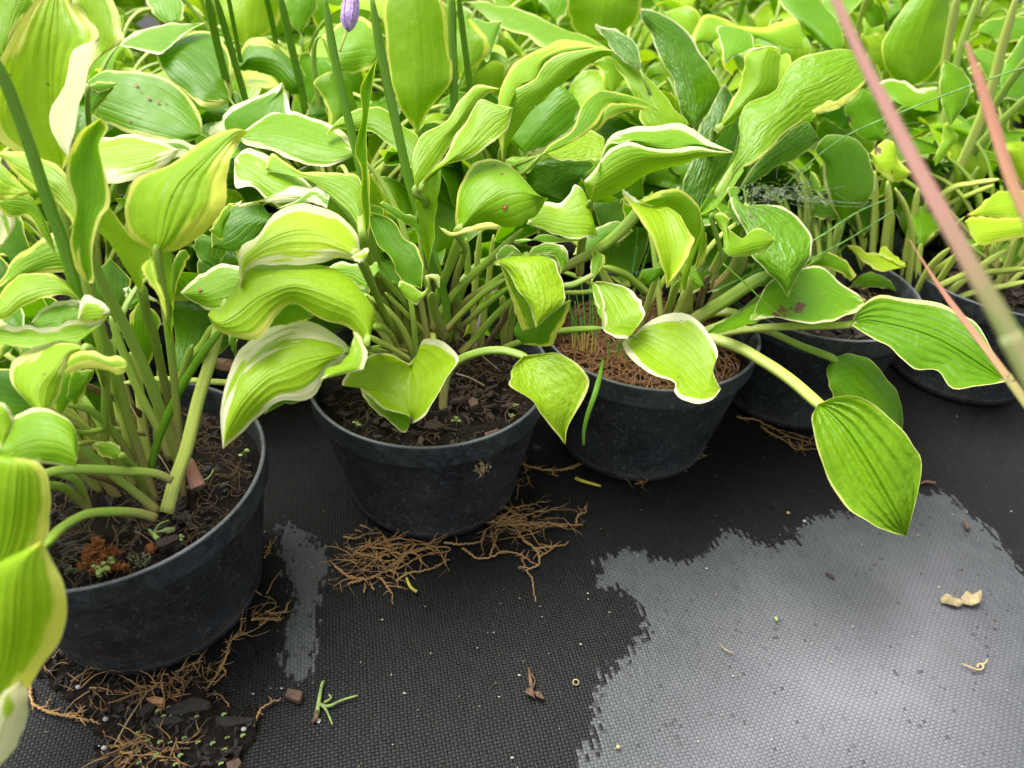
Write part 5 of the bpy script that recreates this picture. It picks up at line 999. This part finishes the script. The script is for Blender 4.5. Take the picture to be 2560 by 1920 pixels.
# ------------------------------------------------------------------ soil spilled at the foot of the nearest pot
poly = np.array([gz('k', x, y)[:2] for x, y in pl('k', '250,950 330,870 430,860 560,960 800,1060 1150,1080 1400,1010 1480,1160 1640,1260 1790,1260 1790,1400 1700,1520 1650,1700 700,1700 710,1480 640,1330 460,1180 300,1060')])
lo_, hi_ = poly.min(0)-.01, poly.max(0)+.01; gxs = np.arange(lo_[0], hi_[0], .0022); gys = np.arange(lo_[1], hi_[1], .0022)
XX, YY = np.meshgrid(gxs, gys); Q = np.stack([XX.ravel(), YY.ravel()], 1); sd_ = poly_sd(Q, poly); rs = np.random.default_rng(5)
nz = np.sin(Q[:, 0]*210+2*np.sin(Q[:, 1]*160))*np.cos(Q[:, 1]*190+Q[:, 0]*70)
hh = np.clip(sd_+nz*.004+rs.normal(0, .0014, len(Q)), -.004, .02); zz = np.where(hh > 0, .0006+.0055*(1-np.exp(-hh/.007))+rs.normal(0, .0007, len(Q))+.0014*nz, -.006)
m_ = len(gxs); idx = [(j*m_+i, j*m_+i+1, (j+1)*m_+i+1, (j+1)*m_+i) for j in range(len(gys)-1) for i in range(m_-1) if max(zz[j*m_+i], zz[j*m_+i+1], zz[(j+1)*m_+i], zz[(j+1)*m_+i+1]) > -.005]
tag(link('spilled_soil', mesh('spilled_soil', np.column_stack([Q, zz]), idx), None, [SOIL]), 'dark crumbly soil spilled on the fabric in front of the nearest pot', 'soil', kind='stuff')
def chip(zone, pts, h, mat, label, name='bark_chip', z0=.006, cat='bark chip', group=None):
    W = [gz(zone, x, y, z0) for x, y in pl(zone, pts)]; n = len(W); mb = MB(); c = sum(W)/n; rr = random.Random(n+int(W[0][0]*1e4))
    V = [w_+np.array([0, 0, rr.uniform(-.001, .001)]) for w_ in W]+[c+(w_-c)*.93+np.array([0, 0, h+rr.uniform(-.0012, .0012)]) for w_ in W]
    mb.add([*V, c+np.array([0, 0, h*1.05])], [tuple(range(n-1, -1, -1))]+[(k, (k+1) % n, n+(k+1) % n, n+k) for k in range(n)]+[(n+k, n+(k+1) % n, 2*n) for k in range(n)], [(.5, .5)]*(2*n+1))
    return tag(mb.build(name, mat, None, False), label, cat, group)
BG = 'bark chips lying by the nearest pot'
chip('k', '1140,1260 1340,1180 1400,1190 1470,1220 1460,1260 1220,1310 1160,1300', .004, BARKD, 'large dark bark chip lying on the spilled soil', group=BG)
chip('k', '1050,1330 1240,1310 1290,1340 1240,1365 1080,1380', .004, BARKD, 'flat dark bark chip below the large one on the spilled soil', group=BG)
chip('k', '1490,1310 1620,1310 1770,1320 1760,1350 1570,1395 1490,1360', .003, BARKD, 'dark bark chip at the right end of the spilled soil', group=BG)
chip('k', '950,1280 1040,1220 1080,1240 1000,1320', .004, BARKD, 'narrow dark bark chip at the left of the largest one', group=BG)
chip('k', '1970,1180 1990,1120 2100,1150 2085,1215 2060,1220', .005, BARKR, 'small reddish block of bark lying alone on the bare fabric', z0=.0005, group=BG)
chip('k', '1570,1640 1660,1605 1680,1640 1640,1700 1580,1700', .005, BARKR, 'reddish brown bark chip at the bottom edge of the photo', z0=.003, group=BG)
chip('k', '1010,1190 1070,1175 1145,1195 1140,1235 1060,1230', .004, plain('ochre_bark', (.40, .20, .08)), 'small ochre bark chip touching the foot of the nearest pot', z0=.006, group=BG)
chip('i', '1080,1000 1150,965 1240,955 1250,985 1150,1030 1090,1040', .004, BARK, 'grey brown bark chip on soil inside the nearest pot, near its rim', z0=soilzA+.003, group=BG)
chip('j', '1300,20 1330,0 1370,10 1370,40 1320,60', .003, BARKR, 'pale brown bark chip on soil of the middle pot', z0=PL['B']['soilz']+.004, group='bark chips lying on the soil of the middle pot')
chip('j', '1410,240 1500,215 1520,225 1480,245 1420,260', .003, BARKR, 'reddish bark chip just inside the front rim of the middle pot', z0=PL['B']['soilz']+.003, group='bark chips lying on the soil of the middle pot')
mb = MB(); rr = random.Random(12)
for i in range(420):
    x, y = rr.uniform(250, 1790), rr.uniform(880, 1690); p = gz('k', x, y)
    if poly_sd(p[None, :2], poly)[0] < .002: continue
    p[2] = .006+rr.uniform(0, .002); s = rr.uniform(.0008, .0035)
    mb.box(p, (s*2, s*rr.uniform(.4, 1), s*.5), Matrix.Rotation(rr.uniform(0, 6.3), 3, 'Z') @ Matrix.Rotation(rr.uniform(-.6, .6), 3, 'X'), rr.choice([0, 0, 0, 1]), .4)
for i in range(26):
    x, y = rr.uniform(900, 1700), rr.uniform(1240, 1640); p = gz('k', x, y, .008); mb.ball(p, rr.uniform(.0007, .0014), 6, 4, (1, 1.4, .5), 3); mb.ball(p+np.array([.0016, .0008, 0]), .0009, 6, 4, (1.3, 1, .5), 3)
for x, y in ((730, 1320), (1685, 1390), (720, 1520), (540, 1100)): mb.ball(gz('k', x, y, .008), .0022, 8, 6, (1, .8, .8), 2)
tag(mb.build('soil_crumbs', [BARKD, BARK, LICH, SEED], None, False), 'crumbs of bark, grit and tiny green sprouts over the spilled soil', 'crumbs', kind='stuff')
mb = MB(); rr = random.Random(3)
for i in range(240):
    x, y = rr.uniform(0, 2212), rr.uniform(850, 1659); p = gz('z', x, y)
    if any(math.hypot(p[0]-q['x'], p[1]-q['y']) < RB+.004 for q in PL.values()): continue
    s = rr.choice([.0004, .0005, .0006, .0009]); p[2] = s*.4
    mb.ball(p, s, 5, 3, (rr.uniform(.6, 2), 1, .5), rr.choice([0, 0, 0, 1, 2]))
tag(mb.build('grit', [LICH, DRY, DRYB]), 'pale grit and specks scattered over the black fabric', 'grit', kind='stuff')

# straws standing in and lying across the nearest pot
def straw(zone, a, b, za, zb, r, name, label, mat=DRY):
    pa, pb = gz(zone, *a, za), gz(zone, *b, zb); m = (pa+pb)/2+np.array([0, 0, .002]); mb = MB(); mb.tube(cr([pa, m, pb], 12), np.linspace(r, r*.6, 12), 6)
    return tag(mb.build(name, mat), label, 'straw', 'dry straws')
straw('k', (1020, 1130), (790, 1500), .010, .009, .0007, 'dry_straw', 'thin dry straw lying across the spilled soil below the nearest pot')
straw('f', (1770, 1200), (1970, 1285), PL['B']['soilz']+.008, PL['B']['soilz']+.003, .0009, 'dry_straw', 'short thick pale straw lying on soil of the middle pot')
straw('f', (1675, 875), (2085, 1190), PL['B']['soilz']+.03, PL['B']['soilz']+.003, .0005, 'dry_straw', 'hair thin pale straw slanting across the stalks of the middle pot')
straw('i', (880, 0), (1045, 300), soilzA+.06, soilzA+.03, .0007, 'dry_straw', 'dry straw leaning among leaf stalks of the nearest pot')
straw('i', (1075, 350), (1190, 525), soilzA+.02, soilzA+.01, .0006, 'dry_straw', 'short dry straw beside the thick pale stalk in the nearest pot')
straw('i', (930, 905), (1070, 1000), soilzA+.004, soilzA+.003, .0006, 'dry_straw', 'brown straw lying flat on the soil of the nearest pot', DRYB)

# ------------------------------------------------------------------ small things on the fabric
def tubes(name, zone, lines, mat, label, cat, group=None, h=.003, z0=0.0):
    mb = MB()
    for s, r in lines:
        P = cr(np.array([gz(zone, *map(float, q.split(',')), z0+h) for q in s.split()]), 14); mb.tube(P, r if not isinstance(r, tuple) else np.linspace(r[0], r[1], 14), 7, .7)
    return tag(mb.build(name, mat), label, cat, group)
def flake(name, zone, pts, mat, label, cat, h=.004, bend=.003, group=None, z0=0.0, build=True, mb=None):
    P2_ = [gz(zone, x, y, z0+h) for x, y in pl(zone, pts)]; own = mb is None; mb = mb or MB(); c = sum(P2_)/len(P2_); rr = random.Random(len(pts)); n = len(P2_)
    ring = [p+np.array([0, 0, rr.uniform(-bend, bend)]) for p in P2_]; mid = [c+(p-c)*.5+np.array([0, 0, rr.uniform(-bend, bend)*.6]) for p in P2_]
    V = ring+mid+[c]; Vb = [v-np.array([0, 0, .0005]) for v in V]
    Fc = [(k, (k+1) % n, n+(k+1) % n, n+k) for k in range(n)]+[(n+k, n+(k+1) % n, 2*n) for k in range(n)]; m = len(V)
    Fb = [tuple(reversed([i+m for i in f])) for f in Fc]+[((k+1) % n, k, k+m, (k+1) % n+m) for k in range(n)]
    mb.add(V+Vb, Fc+Fb)
    if own: return tag(mb.build(name, mat), label, cat, group)
mb = MB(); flake('', 'l', '1815,750 1835,738 1870,735 1885,745 1900,752 1920,765 1925,780 1905,788 1880,788 1850,775 1825,768', None, '', '', mb=mb); flake('', 'l', '1915,745 1935,722 1975,725 2003,722 2008,750 1998,782 1965,785 1930,775', None, '', '', mb=mb)
tag(mb.build('dry_leaf', DRY), 'torn tan dry leaf lying on the pale grey fabric at right', 'dry leaf')
o = tubes('fallen_sprout', 'z', [('682,1555 688,1520 695,1480 700,1470', (.0022, .0008)), ('690,1522 710,1525 740,1512 773,1502', (.0016, .0007)), ('692,1520 705,1535 718,1565', (.0014, .0006)), ('700,1518 715,1508 710,1500', (.0012, .0006))], SEED, 'green forked sprout lying on the black fabric right of the red bark block', 'sprout')
mb = MB(); mb.tube([gz('z', 675, 1560, .002), gz('z', 683, 1550, .004), gz('z', 685, 1535, .004)], [.0015, .002, .0012], 6); link_ = mb.build('root_end', DRYB, o)
flake('white_pebble', 'z', '683,1553 688,1550 693,1555 690,1562 684,1560', LICH, 'tiny white pebble beside the fallen green sprout', 'pebble', .001, .0005)
mb = MB(); flake('', 'z', '1133,1492 1142,1488 1152,1496 1158,1508 1148,1506 1138,1500', None, '', '', mb=mb); flake('', 'z', '1152,1490 1165,1492 1178,1506 1172,1512 1160,1505', None, '', '', mb=mb)
mb.tube([gz('z', 1150, 1495, .004), gz('z', 1146, 1470, .005), gz('z', 1142, 1442, .003)], [.0012, .0016, .0008], 6); mb.tube([gz('z', 1150, 1490, .004), gz('z', 1156, 1470, .004), gz('z', 1148, 1455, .003)], .0007, 5)
tag(mb.build('withered_flower', DRYB), 'small brown withered flower on the dark fabric, bottom centre', 'dead flower')
SG = 'yellow fallen stalk pieces'
tubes('fallen_stalk', 'z', [('1243,1032 1255,1038 1280,1045 1298,1050', (.0020, .0011))], YEL, 'yellow stalk piece lying between the middle and straw mulched pots', 'stalk piece', SG)
tubes('fallen_stalk', 'j', [('875,1230 890,1270 910,1300 945,1325', (.0013, .0016))], YEL, 'curved yellow green stalk piece below the root mat', 'stalk piece', SG)
tubes('curled_twig', 'l', [('1915,1065 1950,1080 1990,1095 2015,1090 2018,1070 1995,1068 1990,1085', (.0006, .0012)), ('2010,1075 2030,1060 2038,1045', .0008)], DRY, 'curled tan twig on the pale fabric at lower right', 'twig')
tubes('brown_scrap', 'l', [('1920,385 1935,400 1945,425', (.0012, .0022)), ('1930,405 1960,420', .0012)], DRYB, 'red brown scrap near the upper edge of the pale fabric', 'scrap')
tubes('brown_scrap', 'l', [('1720,208 1745,198 1790,205', (.0012, .0016))], DRYB, 'flat brown scrap right of the lowest hanging leaf', 'scrap')
tubes('brown_scrap', 'l', [('1265,635 1285,642 1308,658', (.0010, .0014))], plain('black_scrap', (.03, .015, .012)), 'tiny blackish scrap in the middle of the pale fabric', 'scrap')
tubes('brown_scrap', 'l', [('760,970 790,1000 830,1015', .0006)], DRY, 'hair fine tan fibre on the pale fabric, left of centre', 'fibre')
tubes('green_fleck', 'l', [('1028,845 1036,862', (.0016, .0012))], SEED, 'tiny bright green fleck on the pale fabric', 'fleck')
for i, (x, y, m2, lab) in enumerate(((1088, 347, DRY, 'tiny tan seed at the upper edge of the pale fabric patch'), (1165, 387, LICH, 'tiny white seed right of the tan one at the patch edge'), (278, 1464, DRY, 'tiny tan seed near the bottom edge of the fabric'))):
    mb = MB(); mb.ball(gz('l', x, y, .0015), .0018, 10, 7, (1, 1, .8)); tag(mb.build('seed', m2), lab, 'seed')
mb = MB(); c = gz('l', 76, 1155, .001); mb.tube([c+.0024*np.array([math.cos(t), math.sin(t), 0]) for t in np.linspace(0, 6.2832, 22)], .0006, 6); tag(mb.build('pale_ring', DRY), 'tiny pale ring lying on the dark fabric, bottom centre', 'ring')
# dried clump stuck to the middle pot
mb = MB(); rr = random.Random(8)
c = onz(*px('j', 1405, 465), .118)
vv_ = c-np.array([PL['B']['x'], PL['B']['y'], 0]); vv_[2] = 0; vv_ /= np.linalg.norm(vv_)
c = np.array([PL['B']['x'], PL['B']['y'], .112])+vv_*.1085
for i in range(34): mb.ball(c+np.array([rr.gauss(0, .0028), rr.gauss(0, .0014), rr.gauss(0, .0038)])+vv_*.0015, rr.uniform(.0009, .0021), 6, 4, (1, 1, rr.uniform(.6, 1.5)))
for i in range(9): walk(mb, c+vv_*.003, rr.uniform(0, 6.3), .010, .0005, rr, zmax=.125, lo=.100)
tag(mb.build('dried_clump', [DRY, DRYB]), 'dried tan clump stuck to the right side of the middle pot', 'dried clump')

# ------------------------------------------------------------------ seedlings
def seedling(zone, x, y, z0, label, s=1.0, n=5, mat=SEED, lean=(0, 0)):
    mb = MB(); p = gz(zone, x, y, z0); rr = random.Random(int(x+y)); top = p+np.array([lean[0], lean[1], .009*s]); mb.tube([p, (p+top)/2+np.array([.001, 0, 0]), top], .0004, 5)
    for k in range(n):
        t = rr.uniform(0, 6.28)
        c = top+np.array([math.cos(t)*.003*s, math.sin(t)*.003*s, rr.uniform(-.003, .001)*s]); mb.tube([top, c], .0003, 4); mb.ball(c, .0021*s, 8, 4, (1, .8, .25))
    return tag(mb.build('seedling', mat), label, 'seedling', 'weed seedlings growing in the pots')
zB = PL['B']['soilz']
seedling('j', 1215, 190, zB-.002, 'bright green seedling in front soil of the middle pot')
seedling('j', 530, 215, zB-.004, 'small two leaved seedling at the left rim of the middle pot', .9, 3)
seedling('j', 1600, 130, zB-.002, 'tiny seedling by the right rim of the middle pot', .6, 4)
seedling('j', 1630, 60, zB, 'tiny seedling highest on the right in the middle pot', .6, 4)
seedling('i', 770, 1165, soilzA, 'pale green seedling standing in the orange moss', .9, 5)
seedling('i', 680, 1210, soilzA, 'small seedling just left of the one in the moss', .8, 4)
seedling('i', 740, 1235, soilzA, 'broad leaved seedling between the moss and the pot rim', 1.0, 5)
seedling('i', 1700, 410, soilzA, 'spindly seedling at the right inside the nearest pot', 1.0, 5)
seedling('i', 1330, 320, soilzA, 'tiny seedling behind the thick pale stalk in the nearest pot', .5, 3)
seedling('i', 1255, 980, soilzA+.002, 'tiny seedling by the front rim of the nearest pot', .6, 4)
o = tubes('fallen_sprout', 'i', [('1030,895 1055,920 1090,960', (.0010, .0019)), ('1060,915 1100,860 1170,830', .0006), ('1065,915 1130,905 1210,895', (.0008, .0008))], SEED, 'pale green sprout lying on soil in front of the leaf stalks', 'sprout', h=.006, z0=soilzA)
mb = MB(); flake('', 'i', '1105,900 1150,882 1215,880 1205,905 1150,915', None, '', '', mb=mb, h=.006, z0=soilzA, bend=.001); mb.build('leaflet', SEED, o)
tubes('coiled_tendril', 'i', [('1475,485 1455,520 1420,550 1385,560 1378,545 1400,545', .0006)], SEED, 'thin green tendril curled on the soil at right in the nearest pot', 'tendril', h=.004, z0=soilzA)

# ------------------------------------------------------------------ grass in the straw mulched pot
zC = PL['C']['soilz']
def tuft(lines, label, name='grass_tuft', r=.0011):
    mb = MB()
    for (x0, y0, x1, y1) in lines:
        p0 = gz('g', x0, y0, zC); d0 = w2cam(p0)[2]; X1, Y1 = px('g', x1, y1); p1 = at(X1, Y1, d0-.012)
        mb.tube(cr([p0, p0*.5+p1*.5+np.array([.002, 0, 0]), p1], 16), np.linspace(r, r*.35, 16), 6, .5, 0, 0, 1., 0.)
    return tag(mb.build(name, GRASS), label, 'grass', 'grass tufts growing in the straw mulch')
tuft([(640, 1040, 610, 640), (650, 1040, 655, 700), (710, 1070, 660, 620), (720, 1060, 700, 560), (735, 1060, 760, 600), (700, 1060, 600, 700), (770, 1080, 770, 620), (790, 1075, 800, 700)], 'green grass tuft with tan bases at the left in the straw mulch')
tuft([(880, 1150, 870, 900), (930, 1110, 915, 900), (955, 1120, 970, 880), (1000, 1160, 990, 960), (940, 1110, 950, 850)], 'thin grass tuft below the round pale leaf in the straw mulch')
tuft([(1150, 860, 1170, 560), (1200, 880, 1230, 600), (1130, 850, 1080, 500), (1250, 900, 1240, 620)], 'sparse grass tuft behind the wide white edged leaf')
tuft([(970, 760, 965, 440), (1000, 760, 920, 330), (980, 760, 1090, 320), (990, 760, 1150, 380), (1010, 760, 1180, 300), (1000, 740, 1090, 200)], 'fine green grass tuft under the hooded leaf', r=.0009)
mb = MB(); pts = [at(*px('g', 850, 1105), .625), at(*px('g', 830, 1210), .612), at(*px('g', 795, 1340), .60), at(*px('g', 745, 1480), .598), at(*px('g', 718, 1600), .60), at(*px('g', 716, 1695), .605)]
mb.tube(cr(pts, 24), np.r_[np.linspace(.0012, .0025, 8), np.linspace(.0025, .0012, 16)], 8, .35); tag(mb.build('wild_grass', STALK), 'single green grass blade hanging down over the rim of the straw mulched pot', 'grass blade', 'loose grass blades')
def wblade(zone, s, d0, d1, r, label, mat):
    pts = [px(zone, *map(float, q.split(','))) for q in s.split()]; n = len(pts); cp = [at(*p, d0+(d1-d0)*i/(n-1)) for i, p in enumerate(pts)]
    mb = MB(); mb.tube(cr(cp, 24), np.linspace(r*1.2, r*.6, 24), 6, .4); return tag(mb.build('wild_grass', mat), label, 'grass blade', 'loose grass blades')
GB = plain('pale_grass', (.13, .28, .05), .5)
wblade('d', '2300,440 1900,570 1400,760 1000,930 700,1150 480,1370', .72, .76, .0009, 'very thin straight grass blade slanting across the upper right leaves', GB)
wblade('h', '60,640 400,470 800,255 1050,90 1290,-15', .72, .80, .0013, 'green grass blade rising right above the soil crumbed leaf', GB)
wblade('h', '500,560 720,420 1000,270 1320,70', .74, .82, .0011, 'second grass blade rising right, just below the first', GB)
wblade('h', '130,440 300,590 430,720 555,815', .66, .67, .0010, 'dark green grass blade ending on the soil crumbed leaf', STALK)
wblade('h', '40,900 200,800 400,640', .70, .73, .0009, 'short grass blade beside the long leaf stalks', GB)
wblade('h', '300,400 260,500 200,570 20,640', .72, .74, .0009, 'pale curved dry grass blade below the heart shaped leaf', DRY)
for k, s in enumerate(('60,630 150,600 300,560', '1170,860 1220,750 1260,650 1240,600')):
    mb = MB()
    pts = [gz('g', *map(float, q.split(',')), zC+.02) for q in s.split()]; mb.tube(cr(pts, 10), .0009, 6)
    tag(mb.build('dry_twig', DRYB), ('dry twig half hidden among the stalks between the middle and mulched pots', 'reddish dry twig standing in the straw mulch behind the wide leaf')[k], 'twig')

# ------------------------------------------------------------------ dewy cobweb
webmat, wt, wb = newmat('cobweb_thread'); wb.inputs['Base Color'].default_value = (.55, .57, .58, 1); wb.inputs['Roughness'].default_value = .4; wb.inputs['Alpha'].default_value = .30
dropmat, wt, wb = newmat('water_drop'); wb.inputs['Transmission Weight'].default_value = 1.0; wb.inputs['Roughness'].default_value = .02; wb.inputs['IOR'].default_value = 1.33
web = empty('cobweb', at(*px('d', 550, 1340), .70)); tag(web, 'cobweb strung with water drops among the right hand leaves', 'cobweb')
mb = MB(); rr = random.Random(2); pts = []
for i in range(40):
    a = rr.uniform(0, 6.28); x, y = 520+rr.gauss(0, 150), 1340+rr.gauss(0, 45); x2, y2 = x+rr.gauss(0, 120), y+rr.gauss(0, 45); d = .665+rr.uniform(0, .03); q1, q2 = at(*px('d', x, y), d), at(*px('d', x2, y2), d+rr.uniform(-.012, .012))
    mb.tube([q1, (q1+q2)/2+np.array([0, 0, -.001]), q2], .00012, 3)
for s in (('300,1400 700,1370 1150,1420'), ('700,1390 950,1400 1180,1400'), ('600,1330 900,1420 1100,1430')):
    q = [at(*px('d', *map(float, p.split(','))), .68) for p in s.split()]; mb.tube(cr(q, 10), .00014, 3)
o = mb.build('web_threads', webmat, web); o['kind'] = 'stuff'
mb = MB()
for i in range(210):
    t = rr.random(); x, y = 520+rr.gauss(0, 130), 1340+rr.gauss(0, 38)-abs(rr.gauss(0, 12)); 
    if i > 150: x, y = 320+rr.gauss(0, 45), 1440+rr.gauss(0, 50)
    if i > 185: x, y = rr.uniform(600, 900), 1380+rr.gauss(0, 14)
    d = .655+rr.uniform(0, .03); mb.ball(at(*px('d', x, y), d), rr.choice([.0004, .0006, .0008, .0013, .0017]), 8, 6)
o = mb.build('water_drops', dropmat, web); o['kind'] = 'stuff'

# ------------------------------------------------------------------ grass stalks close to the camera
def fore(zone, s, ds, rs_, mat, label, extra=()):
    pts = [px(zone, *map(float, q.split(','))) for q in s.split()]; W = [at(*p, d) for p, d in zip(pts, ds)]; T_ = W[-1]-W[-2]; T_[2] = min(T_[2], -.3*np.linalg.norm(T_)); s_ = W[-1][2]/-T_[2]; W += [W[-1]+T_*s_*.5, W[-1]+T_*s_]; W = cr(W, 60)
    R = np.interp(np.linspace(0, 1, 60), np.linspace(0, 1, len(rs_)), rs_); mb = MB(); mb.tube(W, R, 10, .45, 0, .2, 0, 1, up=[.3, -1, .2])
    return tag(mb.build('grass_stalk', mat), label, 'grass stalk', 'reddish grass stalks leaning in close to the camera')
fore('z', '1760,-110 1850,100 1935,270 2010,415 2095,570 2180,720 2290,930', (.262, .258, .254, .25, .246, .242, .238), (.0018, .0023, .0028, .0033, .0036, .0042, .005, .005, .005), BLADE, 'long blurred grass stalk, pink above and green below, crossing the right side', [(.42, .16, .2), (.55, .15, .0)])
fore('z', '2087,90 2115,170 2150,280 2185,390 2240,520 2330,760', (.30, .298, .295, .29, .285, .28), (.0006, .0026, .0032, .0032, .003, .0035, .0035, .0035), BLADE2, 'short blurred salmon grass tip at the right edge', [(.45, .2, .2), (.60, .2, 0)])
fore('z', '1964,517 2010,590 2055,655 2120,740 2180,820 2260,930', (.43, .425, .42, .41, .40, .39), (.0002, .0010, .0019, .0024, .0027, .003, .003, .003), BLADE2, 'thin pointed grass tip, brown then orange, over the glossy leaf at right', [(.50, .3, .12), (.66, .32, 0)])
